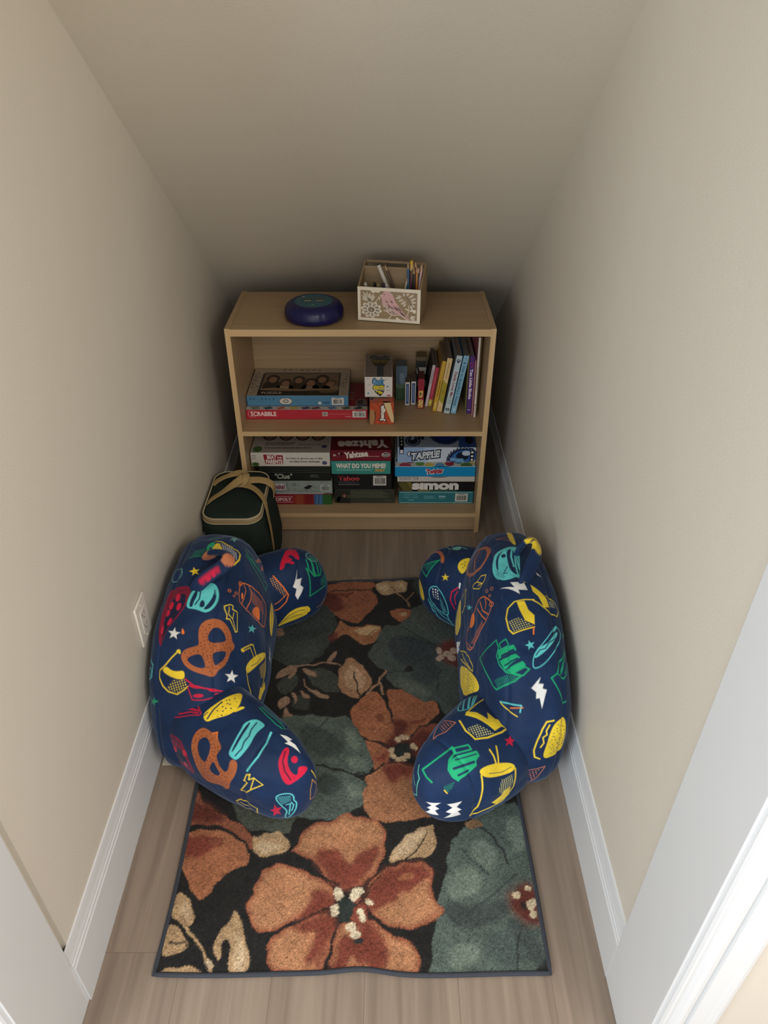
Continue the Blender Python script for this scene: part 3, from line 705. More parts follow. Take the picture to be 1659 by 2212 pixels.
# ------------------------------------------------------------ small things beside the books
def smallbox(w, d, h, cols, **k): return gbox('', '', '', 0, 0, 0, w, d, h, cols, bev=.0006)
w, d, h = .040, .055, .135
mb = smallbox(w, d, h, {'front': (62, 92, 60), 'top': (70, 90, 104), 'left': (60, 70, 60), 'right': (54, 70, 50)})
p = front(mb, w, h, 40, 120); p.rect(0, 0, 40, 64, (84, 106, 122)); p.poly([(12, 26), (28, 22), (36, 60), (14, 62)], (124, 142, 158), 2, 1); p.poly([(0, 56), (16, 66), (40, 58), (40, 74), (0, 78)], (98, 128, 96), 2, 1); p.line([(4, 76), (38, 78)], 1, (120, 140, 110), 3)
done(mb, 'card_tin', 'small blue and green tin standing behind the white card box', 'tin', .043, 2.435, ZM+E_, 0)
DK = 'decks of playing cards beside the books'
for k, (x, y, rz) in enumerate([(.076, 2.395, 0.0), (.098, 2.402, -.06)]):
    w, d, h = .0165, .062, .091
    mb = smallbox(w, d, h, {'front': (218, 212, 204), 'top': (92, 76, 64), 'left': (196, 190, 182), 'right': (196, 190, 182)})
    p = front(mb, w, h, 12, 57); p.rect(2.2, 4, 9.8, 53, (52, 74, 122)); p.rect(4.6, 9, 7.4, 48, (110, 130, 168), 2)
    q = Print(mb, (w, 0, h), (0, d, 0), (0, 0, -h), 30, 50); q.rect(3, 3, 27, 47, (60, 80, 120))
    done(mb, 'playing_card_deck', ['blue and white playing card deck on edge, left of the pair', 'blue and white playing card deck on edge next to the red card pack'][k], 'card deck', x, y, ZM+E_, rz, DK)
w, d, h = .021, .068, .115
mb = smallbox(w, d, h, {'front': (158, 28, 48), 'top': (90, 30, 36), 'left': (120, 24, 36), 'right': (100, 24, 34)})
p = front(mb, w, h, 14, 70)
p.poly([(2, 28), (12, 27), (12, 40), (7, 45), (2, 42)], (220, 186, 84)); p.text('1', 4, 31, 7, 40, (60, 60, 70), .05); p.text('+', 8, 32, 11, 38, (60, 60, 70), .05); p.text('UNO', -2.5, 52, 16.5, 64, (230, 200, 110), .08, rot=-PI/2+.1); p.frame(3.6, 3, 8.6, 8, .8, (60, 20, 28)); p.frame(3.6, 10, 8.6, 15, .8, (60, 20, 28))
done(mb, 'card_pack', 'worn red card pack with yellow curved lettering beside the card decks', 'card pack', .121, 2.371, ZM+E_, -.05)
w, d, h = .036, .045, .150
mb = smallbox(w, d, h, {'front': (24, 22, 22), 'top': (96, 84, 50), 'left': (40, 36, 30), 'right': (40, 36, 30)})
p = front(mb, w, h, 30, 82); p.rect(0, 0, 30, 8, (96, 84, 52)); p.rect(2, 22, 30, 36, (178, 172, 160)); p.rect(4, 50, 30, 63, (150, 144, 134)); p.rect(6, 72, 30, 82, (80, 62, 44)); p.poly([(2, 22), (8, 22), (14, 36), (6, 36)], (24, 22, 22), 2)
done(mb, 'striped_box', 'dark box with white bands behind the red card pack', 'box', .117, 2.482, ZM+E_, -.02)

# ------------------------------------------------------------ children's books, spines outward
paper_m = mat('page_edges', (150, 138, 124), 0.8, 0.08, 80)
def book(label, x, y, t, d, h, spine, cover, lean, draw=None, group="children's books at the right end of the shelf", hard=.0016):
    """origin = lower left front corner of the spine; lean = tilt of the top towards +x (radians)"""
    e = thing('book', label, 'book', (x, y, ZM+.0006), 0, group)
    e.rotation_euler = (0, lean, 0)
    z0 = t*math.sin(max(lean, 0))
    e.location.z += max(0, t*math.sin(lean)) if lean > 0 else 0
    mb = MB(); cs, cc = C(spine), C(cover)
    mb.box(0, 0, 0, hard, d, h, cc); mb.box(t-hard, 0, 0, t, d, h, cc); mb.box(hard, 0, 0, t-hard, hard, h, cs)
    mb.recalc = False
    mb.face([(0, -.0002, 0), (t, -.0002, 0), (t, -.0002, h), (0, -.0002, h)], cs)
    if draw:
        p = Print(mb, (0, -.0002, h), (t, 0, 0), (0, 0, -h), t*1000, h*1000); draw(p, t*1000, h*1000)
    mb.build('cover', e)
    mb = MB(); mb.box(hard, hard, .003, t-hard, d-.004, h-.003, paper_m); mb.build('pages', e)
    return e
def vt(p, s, t, a, b, c, bold=.02, k=.6, lv=None):
    """spine text reading top to bottom between heights a..b (mm from the top)"""
    cy = (a+b)/2; L = b-a; W = t*k
    p.text(s, t/2-L/2, cy-W/2, t/2+L/2, cy+W/2, c, bold, lv, rot=PI/2)
def dash(p, t, a, b, c, k=.3):
    """a title too small to read: short ink marks down the spine"""
    r = random.Random(int(a*10)); y = a
    while y < b-3:
        L = min(r.uniform(4, 11), b-y); p.rect(t/2-t*k/2, y, t/2+t*k/2, y+L*.8, c, 2); y += L
def d1(p, t, h): dash(p, t, h*.12, h*.46, (110, 96, 104), .25)
def d2(p, t, h): dash(p, t, h*.18, h*.72, (214, 110, 116), .25); p.rect(0, h*.82, t, h, (206, 172, 60), 2); p.disc(t/2, h*.90, t*.2, 6, (236, 222, 150), 3)
def d3(p, t, h): dash(p, t, h*.38, h*.70, (140, 102, 30), .3); dash(p, t, h*.82, h*.96, (232, 212, 140), .3)
def d4(p, t, h):
    p.poly([(0, h*.40), (t, h*.47), (t, h*.86), (0, h*.78)], (168, 152, 48), 1); p.disc(t*.5, h*.62, t*.2, 5, (176, 120, 20), 2); dash(p, t, h*.08, h*.38, (176, 140, 92), .2)
    p.line([(t*.3, h*.5), (t*.4, h*.75)], .6, (150, 130, 40), 2); p.disc(t*.5, h*.93, t*.25, 4, (222, 176, 110), 2)
def d5(p, t, h):
    p.disc(t*.5, h*.085, t*.30, t*.30, (34, 44, 92), 2); p.poly([(t*.32, h*.10), (t*.68, h*.10), (t*.45, h*.135)], (34, 44, 92), 2); p.disc(t*.5, h*.08, t*.12, t*.12, (200, 212, 220), 3)
    vt(p, 'Daddy Loves Me', t, h*.27, h*.70, (150, 40, 60), .025, .62); vt(p, '123', t, h*.72, h*.82, (96, 140, 140), .0, .6); p.text('KB', t*.14, h*.905, t*.84, h*.94, (30, 30, 40), .06); p.rect(t*.14, h*.948, t*.84, h*.955, (30, 30, 40), 2)
def d6(p, t, h): vt(p, "A Visit to Grandma's House", t, h*.10, h*.86, (40, 84, 120), .02, .6); p.line([(t*.3, h*.03), (t*.7, h*.045), (t*.3, h*.06), (t*.7, h*.075)], .9, (40, 84, 120), 2); p.disc(t*.5, h*.93, t*.16, 5, (206, 226, 232), 2)
def d7(p, t, h): vt(p, 'Ten Little Sloths', t, h*.22, h*.74, (226, 216, 226), .05, .6); [p.line([(t*.5, h*.15), (t*.5+5*math.cos(a), h*.15+9*math.sin(a))], 1.8, (214, 84, 140), 2) for a in (0.4, 1.2, 2.2, 3.4, 4.3, 5.4)]; p.disc(t*.5, h*.15, 3, 5, (214, 84, 140), 2); p.rect(t*.2, h*.925, t*.8, h*.935, (220, 210, 226), 2)
def d8(p, t, h): dash(p, t, h*.36, h*.64, (140, 122, 116), .25); p.disc(t*.5, h*.84, t*.3, 2.5, (60, 50, 50), 2); dash(p, t, h*.86, h*.94, (140, 122, 116), .25)
book('thin pale lilac book leaning at the left end of the row', .1475, 2.386, .0095, .15, .162, (206, 190, 194), (60, 52, 50), .145, d1)
book('crimson book with a yellow foot on its spine', .1585, 2.387, .0130, .15, .152, (184, 54, 76), (96, 70, 66), .145, d2)
book('golden yellow book with brown spine lettering', .1730, 2.348, .0135, .18, .193, (206, 162, 48), (150, 116, 50), .145, d3)
book('cream and olive book leaning beside the golden yellow one', .1880, 2.345, .0180, .19, .205, (224, 192, 136), (120, 100, 84), .145, d4)
book('pale aqua board book with dark red spine lettering and a round badge', .2130, 2.330, .0195, .20, .221, (186, 204, 208), (120, 128, 132), .157, d5)
book('sky blue book with dark blue title, right of the pale aqua one', .2370, 2.330, .0180, .205, .221, (136, 184, 206), (70, 130, 160), .157, d6)
book('thin olive book standing left of the purple book', .2888, 2.338, .0030, .20, .222, (132, 124, 70), (120, 112, 66), -.004, None, hard=.001)
book('deep purple book with white lettering and a pink animal on its spine', .2930, 2.330, .0165, .205, .219, (78, 44, 112), (74, 46, 84), -.004, d7)
book('very thin pink paperback against the purple book', .3105, 2.312, .0025, .20, .210, (206, 150, 150), (196, 120, 124), -.004, None, hard=.0008)
book('tall white spined paperback near the bookcase side', .3155, 2.304, .0070, .22, .295, (216, 202, 192), (140, 70, 80), -.006, d8)
book('tall gold brown book touching the bookcase side', .3275, 2.345, .0055, .20, .278, (146, 118, 58), (130, 104, 52), .0, None)

# ------------------------------------------------------------ round electronic game on the bookcase top
navy = mat('navy_plastic', (16, 18, 74), 0.33, 0.03, 20)
teal_p = mat('teal_disc', (46, 92, 104), 0.5, 0.03, 20)
t = thing('electronic_game', 'round navy blue electronic game puck with a teal oval top', 'electronic game', (-.2255, 2.304, ZT+.0025))
mb = MB(); R0 = .1
prof = [(.078, 0), (.090, .0015), (.0945, .006), (.0955, .018), (.0940, .031), (.0885, .042), (.079, .0495), (.067, .0535), (.0615, .0532)]
seg = 96; rings = []
for r_, z_ in prof:
    ring = []
    for i in range(seg):
        a = 2*PI*i/seg; g = min(abs(((a/(2*PI)*8) % 1) - .5)*2, 1); k = 1 - .022*math.exp(-((1-g)/.05)**2)*(1 if r_ > .07 else 0)
        ring.append(mb.bm.verts.new((r_*k*math.cos(a+.35), r_*k*math.sin(a+.35), z_)))
    rings.append(ring)
for a in range(len(prof)-1):
    for i in range(seg):
        j = (i+1) % seg; f = mb.bm.faces.new([rings[a][i], rings[a][j], rings[a+1][j], rings[a+1][i]]); f.smooth = True; f.material_index = mb.mi(navy)
mb.bm.faces.new(rings[0][::-1]).material_index = 0
mb.build('shell', t)
mb = MB(); mb.lathe([(.0620, .047), (.0620, .0525), (.0585, .0542)], teal_p, 64); mb.recalc = False
p = Print(mb, (-.0585, .0585, .0543), (.117, 0, 0), (0, -.117, 0), 120, 120)
p.rect(26, 40, 98, 43, (120, 120, 84)); p.rect(26, 45, 94, 51, (38, 66, 62)); p.rect(30, 60, 52, 68, (186, 160, 104)); p.rect(68, 60, 92, 68, (176, 134, 104)); p.disc(24, 26, 5, 4, (190, 180, 140)); p.disc(60, 104, 4, 3, (180, 180, 130)); p.rect(34, 22, 92, 24, (60, 96, 104)); p.rect(90, 24, 92, 36, (24, 40, 44))
mb.build('button_panel', t)

# ------------------------------------------------------------ wooden desk organiser with cut-out bird front
ply = wood_mat('plywood_box', (148, 124, 92), (166, 142, 108), 70, 3, 0.6, 'X')
ply_w = mat('bleached_board', (238, 226, 200), 0.6, 0.03, 40)
ply_edge = mat('plywood_edge', (120, 98, 72), 0.7, 0.05, 40)
ang = math.atan2(2.240-2.278, .114+.084)
t = thing('desk_organizer', 'wooden desk organiser with a pink bird cut-out front panel', 'organiser', (-.083, 2.277, ZT+.0025), ang)
OW, OD, OH = .200, .142, .108
mb = MB(); mb.box(.003, .004, .004, OW-.003, OD, .008, ply); mb.build('base', t)
side = [(0.003, .004), (OD, .004), (OD, .124), (.124, .157), (.116, .157), (.003, .106)]
for x0 in (0.0, OW-.004):
    mb = MB(); mb.prism(side, 'x', x0, x0+.004, ply); mb.build('side_panel', t)
mb = MB(); mb.box(.004, OD-.004, .004, OW-.004, OD, .124, ply); mb.prism([(.118, .150), (.122, .150), (.122, .157), (.118, .157)], 'x', .004, OW-.004, ply); mb.build('back_panel', t)
mb = MB(); mb.prism([(.086, .008), (.090, .008), (.094, .146), (.090, .146)], 'x', .004, OW-.004, ply); mb.build('divider', t)
mb = MB(); mb.box(.0, -.0005, 0, OW, .003, OH, ply_w, .0004, seg=1)
mb.recalc = False
W_, H_ = 126, 72
p = Print(mb, (0, -.0005, OH), (OW, 0, 0), (0, 0, -OH), 165, 91)
CR = (240, 230, 208); TN = (156, 134, 102); GY = (92, 82, 72); PK = (222, 174, 174)
p.rect(0, 0, 165, 91, CR, 1); p.rect(7.5, 8.5, 157, 83, TN, 2)
# leaf sprays, top left
def leafspray(pts, c=CR, lv=3):
    for q in pts: p.poly(q, c, lv, 1)
for (a, b, c_, d_) in [(31, 38, 8, 30), (31, 38, 8, 20), (30, 34, 12, 10), (32, 34, 22, 9), (33, 34, 33, 12), (34, 36, 44, 14), (34, 40, 48, 20)]:
    dx, dy = c_-a, d_-b; L_ = math.hypot(dx, dy); nx, ny = -dy/L_*3, dx/L_*3
    p.poly([(a, b), (a+dx*.5+nx, b+dy*.5+ny), (c_, d_), (a+dx*.5-nx, b+dy*.5-ny)], CR, 3, 1); p.line([(a, b), (a+dx*.85, b+dy*.85)], .8, GY, 4)
p.line(smooth_line([(18, 10), (26, 24), (34, 42)], 2), 1.4, GY, 5)
p.poly([(34, 8.5), (60, 8.5), (56, 14), (48, 12), (40, 15)], CR, 3)
# flower, lower left
fc = (36, 60)
for i in range(10):
    a = 2*PI*i/10+.15; L_ = 29; q = []
    for (s_, w_) in [(10, 3), (17, 6.5), (24, 6), (L_, 0), (24, -6), (17, -6.5), (10, -3)]:
        q.append((fc[0]+s_*math.cos(a)-w_*math.sin(a), fc[1]+(s_*math.sin(a)+w_*math.cos(a))*.82))
    q = [(x, min(y, 83)) for x, y in q]; p.poly(q, CR, 4)
    for w_ in (-4, -2, 0, 2, 4): p.line([(fc[0]+12*math.cos(a)-w_*.5*math.sin(a), fc[1]+(12*math.sin(a)+w_*.5*math.cos(a))*.82), (fc[0]+23*math.cos(a)-w_*math.sin(a), min(82, fc[1]+(23*math.sin(a)+w_*math.cos(a))*.82))], .8, GY, 5)
p.disc(*fc, 10.5, 9, CR, 6); p.disc(*fc, 8.8, 7.4, (128, 112, 90), 7); p.line([(30, 58), (40, 64)], .8, CR, 8); p.line([(38, 54), (34, 66)], .8, CR, 8)
# stem by the flower, twigs
p.line(smooth_line([(47, 40), (52, 32), (58, 26), (68, 20)], 2), 1.6, CR, 4); p.poly([(54, 22), (58, 26), (60, 34), (56, 30)], CR, 4, 1); p.poly([(60, 18), (66, 20), (60, 22)], CR, 4)
p.line(smooth_line([(68, 60), (78, 62), (90, 72), (108, 70), (122, 68)], 2), 2.0, CR, 4); p.line([(90, 72), (82, 83)], 1.8, CR, 4); p.line(smooth_line([(108, 66), (122, 76), (134, 83)], 1), 2.4, CR, 4); p.poly([(100, 83), (104, 76), (110, 80), (116, 83)], CR, 4)
# bird
p.poly([(60, 22), (66, 17), (70, 10), (78, 7), (86, 10), (94, 18), (98, 32), (106, 42), (112, 52), (122, 64), (134, 78), (140, 84), (134, 84), (118, 72), (104, 66), (92, 68), (80, 64), (70, 54), (64, 42), (64, 28)], PK, 6, 2)
p.poly([(66, 40), (76, 44), (88, 56), (104, 62), (102, 66), (92, 67), (80, 63), (70, 53)], (214, 190, 176), 7, 1); p.line([(60, 22), (66, 19)], 1.2, CR, 8); p.disc(71.5, 17, 1.3, 1.3, (40, 32, 34), 8, 10)
for (a, b, c_, d_) in [(74, 32, 80, 40), (78, 40, 88, 54), (86, 30, 94, 40), (84, 46, 98, 58), (92, 44, 108, 62), (98, 46, 112, 62), (104, 46, 118, 64), (80, 50, 84, 56), (88, 60, 100, 66), (70, 50, 76, 57), (108, 58, 124, 74), (114, 60, 130, 78), (82, 62, 90, 66)]:
    p.poly([(a, b), ((a+c_)/2+1.4, (b+d_)/2-1), (c_, d_), ((a+c_)/2-1.2, (b+d_)/2+1)], GY, 8)
for (a, b) in [(80, 36), (86, 36), (90, 38), (76, 46), (82, 48)]: p.disc(a, b, 1.2, .9, GY, 9, 6)
# right hand leaves
for (a, b, c_, d_) in [(118, 22, 104, 18), (118, 22, 98, 26), (124, 26, 106, 34), (130, 30, 112, 42), (122, 20, 122, 9), (126, 20, 136, 9), (132, 24, 150, 12), (136, 30, 156, 22), (138, 34, 156, 34), (140, 38, 152, 48), (138, 40, 146, 56), (128, 36, 120, 48)]:
    dx, dy = c_-a, d_-b; L_ = math.hypot(dx, dy); nx, ny = -dy/L_*3.4, dx/L_*3.4
    p.poly([(a, b), (a+dx*.5+nx, b+dy*.5+ny), (c_, d_), (a+dx*.5-nx, b+dy*.5-ny)], CR, 3, 1); p.line([(a+dx*.15, b+dy*.15), (a+dx*.8, b+dy*.8)], .9, GY, 4)
p.line(smooth_line([(126, 14), (136, 28), (142, 42), (150, 52)], 2), 1.2, GY, 5)
for i in range(16): p.disc(86+i*1.9, 9.5+(i*7 % 8), 1.3, .8, GY if i % 3 else CR, 5, 6)
p.line(smooth_line([(134, 42), (136, 54), (134, 64), (128, 76)], 2), 1.6, CR, 4); p.poly([(124, 50), (132, 52), (136, 58), (130, 56)], CR, 4, 1); p.poly([(136, 58), (144, 52), (150, 54), (142, 60)], CR, 4, 1)
p.poly([(144, 56), (152, 52), (156, 60), (148, 64)], CR, 4, 1)
for (a, b, c_, d_) in [(138, 70, 152, 66), (138, 72, 156, 74), (136, 76, 154, 81), (134, 70, 136, 83), (148, 66, 156, 60)]: p.poly([(a, b), ((a+c_)/2, b-2.4), (c_, d_), ((a+c_)/2, d_+2)], CR, 4, 1); p.line([(a+2, b), (c_-2, d_)], .7, GY, 5)
mb.build('front_panel', t)

def pencil(label, name, cat, base, tip, r, col, lead=(150, 116, 88), group='coloured pencils in the wooden organiser', cap=None, white=None):
    base = Vector(base); tip = Vector(tip); tip.z = .012+(tip.z-.012)*.94; L = (tip-base).length
    q = (tip-base).to_track_quat('Z', 'Y')
    e = thing(name, label, cat, (0, 0, 0), 0, group)
    Mw = Matrix.Translation((-.083, 2.277, ZT+.0025)) @ Matrix.Rotation(ang, 4, 'Z')
    M = Mw @ Matrix.Translation(base) @ q.to_matrix().to_4x4()
    e.matrix_world = M
    mb = MB()
    if cap is None:
        mb.lathe([(r, 0), (r, L-.022)], mat('lacquer_%02x%02x%02x' % col, col, .35, .02), 6, smooth=False); mb.build('barrel', e)
        mb = MB(); mb.lathe([(r, L-.022), (r*.28, L-.005)], mat('bare_cedar', (206, 172, 134), .7, .04), 12); mb.build('sharpened_wood', e)
        mb = MB(); mb.lathe([(r*.28, L-.005), (.0003, L)], mat('lead_%02x%02x%02x' % lead, lead, .5, .02), 12); mb.build('lead_tip', e)
    else:
        mb.lathe([(r*.9, 0), (r, .003), (r, L-.004), (r*.93, L-.0006)], mat('marker_body_%02x%02x%02x' % col, col, .35, .02), 20); mb.build('barrel', e)
        mb = MB(); mb.lathe([(r*.8, L-.003), (r*.82, L+.0012), (r*.7, L+.0016)], mat('marker_cap_%02x%02x%02x' % cap, cap, .4, .02), 20); mb.build('end_cap', e)
    return e
pencil('thick white marker with a black end leaning left in the organiser', 'marker', 'marker', (.118, .060, .012), (.052, .074, .165), .0065, (208, 202, 190), cap=(24, 22, 22), group='pens in the wooden organiser')
pencil('brown pencil leaning behind the white marker', 'coloured_pencil', 'pencil', (.134, .066, .012), (.0705, .080, .168), .0036, (92, 58, 46))
for args in [
    ('blue pencil at the left of the pencil bunch', (.155, .05, .012), (.147, .075, .182), (34, 98, 140), (40, 100, 150)),
    ('white and yellow pencil leaning low at the left of the bunch', (.128, .045, .012), (.149, .070, .140), (206, 196, 170), (206, 190, 90)),
    ('green pencil crossing behind the blue one', (.134, .048, .012), (.152, .074, .150), (30, 96, 74), (30, 96, 74)),
    ('dark plum pencil in the middle of the bunch', (.163, .052, .012), (.156, .074, .176), (84, 30, 62), (84, 30, 62)),
    ('black pencil in the middle of the bunch', (.168, .055, .012), (.162, .078, .180), (26, 24, 30), (26, 24, 30)),
    ('dark grey pencil with a bare wood tip', (.173, .050, .012), (.167, .069, .168), (58, 48, 46), (58, 48, 46)),
    ('red pencil behind the black ones', (.176, .058, .012), (.170, .081, .185), (120, 40, 36), (160, 50, 44)),
    ('orange pencil near the right side panel', (.181, .050, .012), (.176, .071, .172), (206, 132, 40), (206, 132, 40)),
    ('navy pencil beside the orange one', (.186, .051, .012), (.181, .073, .170), (30, 34, 56), (30, 34, 56)),
    ('dark red pencil leaning on the right side panel', (.184, .056, .012), (.188, .082, .176), (140, 30, 34), (140, 30, 34)),
    ('pink pencil leaning far right in the organiser', (.178, .047, .012), (.1925, .076, .178), (214, 180, 176), (200, 120, 120)),
]: pencil(args[0], 'coloured_pencil', 'pencil', args[1], args[2], .0036, args[3], args[4])
e = pencil('yellow highlighter standing tallest in the pencil bunch', 'highlighter', 'marker', (.160, .058, .012), (.158, .079, .183), .0052, (212, 176, 46), cap=(206, 170, 40), group='pens in the wooden organiser')
for k, (x, col) in enumerate([(.022, (210, 204, 200)), (.050, (34, 30, 32)), (.062, (150, 140, 96)), (.086, (216, 206, 208)), (.076, (60, 44, 60))]):
    pencil(['white pen lying low at the left end of the organiser', 'black pen lying low in the organiser', 'olive pen lying low in the organiser', 'second white pen lying low, near the marker', 'dark violet pen lying low in the organiser'][k], 'pen', 'pen', (x, .055, .012), (x+.001*(k-2), .024+.004*(k % 2), .119), .0048, col, cap=tuple(int(c*.8) for c in col), group='pens in the wooden organiser')

# ------------------------------------------------------------ green cooler bag with tan straps
bagc = mat('bag_canvas', (33, 43, 37), 0.9, 0.08, 60, 0.0004, 900, spec=.2)
pipe_m = mat('bag_piping', (176, 164, 132), 0.6, 0.05, 60)
zipm = mat('zip_tape', (150, 128, 92), 0.75, 0.06, 80)
strap_m = mat('tan_webbing', (162, 136, 88), 0.75, 0.06, 80, 0.0005, 1400)
bag = thing('cooler_bag', 'dark green soft cooler bag with tan straps in front of the bookcase', 'bag', (-.488, 2.03, 0))
def rrect(hw, hd, r, n=7):
    q = []
    for (cx, cy, a0) in [(hw-r, hd-r, 0), (-hw+r, hd-r, PI/2), (-hw+r, -hd+r, PI), (hw-r, -hd+r, 1.5*PI)]:
        for i in range(n+1): a = a0+PI/2*i/n; q.append((cx+r*math.cos(a), cy+r*math.sin(a)))
    return q
def ringloft(levels, m, capb=True, capt=True):
    mb = MB(); R_ = []
    for (hw, hd, r, z_, ox, oy) in levels: R_.append([mb.bm.verts.new((x+ox, y+oy, z_)) for x, y in rrect(hw, hd, r)])
    k = mb.mi(m)
    for a in range(len(R_)-1):
        n = len(R_[a])
        for i in range(n): j = (i+1) % n; f = mb.bm.faces.new([R_[a][i], R_[a][j], R_[a+1][j], R_[a+1][i]]); f.smooth = True; f.material_index = k
    if capb: mb.bm.faces.new(R_[0][::-1])
    if capt: mb.bm.faces.new(R_[-1])
    return mb
BT = .283
ringloft([(.098, .135, .03, .0, .005, 0), (.108, .142, .045, .012, .006, 0), (.112, .146, .05, .08, .008, .0), (.108, .145, .05, .16, .004, 0), (.100, .145, .05, .235, -.002, 0), (.094, .143, .048, .262, -.004, .002)], bagc).build('body', bag)
ringloft([(.0945, .1435, .048, .2625, -.004, .002), (.0955, .144, .048, .268, -.004, .002), (.0955, .144, .048, BT-.006, -.004, .002), (.094, .1425, .047, BT-.002, -.004, .002)], zipm).build('zip_band', bag)
ringloft([(.0925, .141, .046, BT-.006, -.004, .002), (.091, .1395, .045, BT+.001, -.004, .002), (.07, .11, .035, BT+.004, -.004, .002)], bagc).build('lid', bag)
mb = MB(); mb.tube([(x-.004, y+.002, BT) for x, y in rrect(.0935, .142, .047, 9)], .0028, pipe_m, 8, closed=True); mb.build('piping', bag)
mb = MB(); mb.tube([(x-.004, y+.002, .2655) for x, y in rrect(.0955, .1445, .048, 9)], .0018, pipe_m, 8, closed=True); mb.build('zip_seam', bag)
def strap(pts, ups, w=.026):
    P = smooth_line(pts, 3); n = len(P); U = []
    for i in range(n):
        s_ = i/(n-1)*(len(ups)-1); a = int(min(s_, len(ups)-2)); f = s_-a
        U.append((Vector(ups[a])*(1-f)+Vector(ups[a+1])*f).normalized())
    mb = MB(); mb.tube(P, 0, strap_m, 12, flat=(w, .0026), up=U); mb.build('handle_strap', bag)
Z1 = BT+.006
UP = (0, 0, 1)
# four strap runs meeting in a loose knot over the lid
strap([(-.108, .055, .20), (-.108, .058, .262), (-.088, .064, Z1+.004), (-.05, .072, Z1+.022), (-.012, .078, Z1+.032), (.012, .070, Z1+.036), (.020, .045, Z1+.024)], [(-1, 0, .1), (-1, 0, .3), (-.3, -.2, 1), UP, (0, -.4, 1), (.4, -.5, .8), (.6, 0, .6)], .026)
strap([(-.108, -.060, .19), (-.109, -.055, .262), (-.085, -.045, Z1+.004), (-.045, -.012, Z1+.014), (-.005, .022, Z1+.03), (.022, .052, Z1+.036), (.010, .078, Z1+.030)], [(-1, 0, .1), (-1, 0, .3), (-.2, .2, 1), (.1, .3, 1), (.2, -.3, 1), (.5, -.3, .9), (-.2, 0, .8)], .028)
strap([(.008, .040, Z1+.026), (.030, .046, Z1+.022), (.065, .052, Z1+.022), (.100, .050, Z1+.014), (.116, .046, Z1-.006), (.112, .044, Z1-.04)], [(0, -.4, 1), (0, -.5, 1), (0, -.3, 1), (.3, -.3, 1), (1, -.1, .3), (1, 0, 0)], .028)
strap([(-.005, .030, Z1+.018), (.025, .022, Z1+.020), (.060, .0, Z1+.018), (.090, -.035, Z1+.008), (.103, -.062, Z1-.012), (.108, -.074, .24), (.1135, -.078, .19), (.1165, -.080, .08), (.113, -.080, .015)], [(-.2, -.3, 1), (0, -.3, 1), (.2, 0, 1), (.6, 0, .8), (1, 0, .3), (1, 0, 0), (1, 0, 0), (1, 0, 0), (1, 0, 0)], .026)
mb = MB()
mb.tube(smooth_line([(.004, .082, Z1+.020), (.020, .070, Z1+.040), (.028, .040, Z1+.036), (.012, .020, Z1+.020), (-.012, .024, Z1+.014)], 3), 0, strap_m, 12, flat=(.022, .0026), up=(.3, 0, 1)); mb.build('strap_knot', bag)

# ------------------------------------------------------------ backrest pillows: shapes
def cube_sphere(n):
    """unit directions of a cube grid, quads, shared vertices"""
    n = (n, n, n) if isinstance(n, int) else n
    g = [np.tan(np.linspace(-1, 1, k+1)*PI/4) for k in n]
    Vs, Fs, off = [], [], 0
    for ax in range(3):
        i, j = [(1, 2), (2, 0), (0, 1)][ax]
        A, B = np.meshgrid(g[i], g[j], indexing='ij')
        idx = np.arange(A.size).reshape(A.shape)
        q = np.stack([idx[:-1, :-1], idx[1:, :-1], idx[1:, 1:], idx[:-1, 1:]], -1).reshape(-1, 4)
        for sg in (1, -1):
            P = [None]*3; P[ax] = np.full_like(A, sg); P[i] = A; P[j] = B
            Vs.append(np.stack(P, -1).reshape(-1, 3)); Fs.append((q if sg > 0 else q[:, ::-1])+off); off += A.size
    V = np.concatenate(Vs); F_ = np.concatenate(Fs)
    key = np.round(V*1e5).astype(np.int64)
    _, first, inv = np.unique(key, axis=0, return_index=True, return_inverse=True)
    V = V[first]; F_ = inv.ravel()[F_]
    return V/np.linalg.norm(V, axis=1)[:, None], F_

def superq(D, e, f=None):
    """project directions on a superquadric (different exponent f in the x axis)"""
    if f is None: r = (np.abs(D)**e).sum(1)**(-1/e)
    else:
        yz = (np.abs(D[:, 1])**e + np.abs(D[:, 2])**e)**(f/e)
        r = (np.abs(D[:, 0])**f + yz)**(-1/f)
    return D*r[:, None]

def wobble(P, amp, seeds, fr):
    r = np.random.default_rng(seeds); w = np.zeros(len(P))
    for _ in range(7):
        k = r.normal(size=3)*fr; ph = r.uniform(0, 6.28); w += np.sin(P@k+ph)
    return w*amp/3

def crease(P, a, b, width, depth):
    """depth of a fold running along the segment a-b"""
    a = np.array(a, float); b = np.array(b, float); d = b-a
    t = np.clip(((P-a)@d)/(d@d), 0, 1); q = np.linalg.norm(P-(a+t[:, None]*d), axis=1)
    return -depth*np.exp(-(q/width)**2)*np.sin(np.pi*np.clip(t, .03, .97))

def vnormals(V, F_):
    a, b, c, d = (V[F_[:, i]] for i in range(4))
    n = np.cross(c-a, d-b)
    N = np.stack([np.bincount(F_.ravel(), np.repeat(n[:, k], 4), len(V)) for k in range(3)], 1)
    return N/np.maximum(np.linalg.norm(N, axis=1), 1e-12)[:, None]

def sstep(x, a, b):
    t = np.clip((x-a)/(b-a), 0, 1); return t*t*(3-2*t)

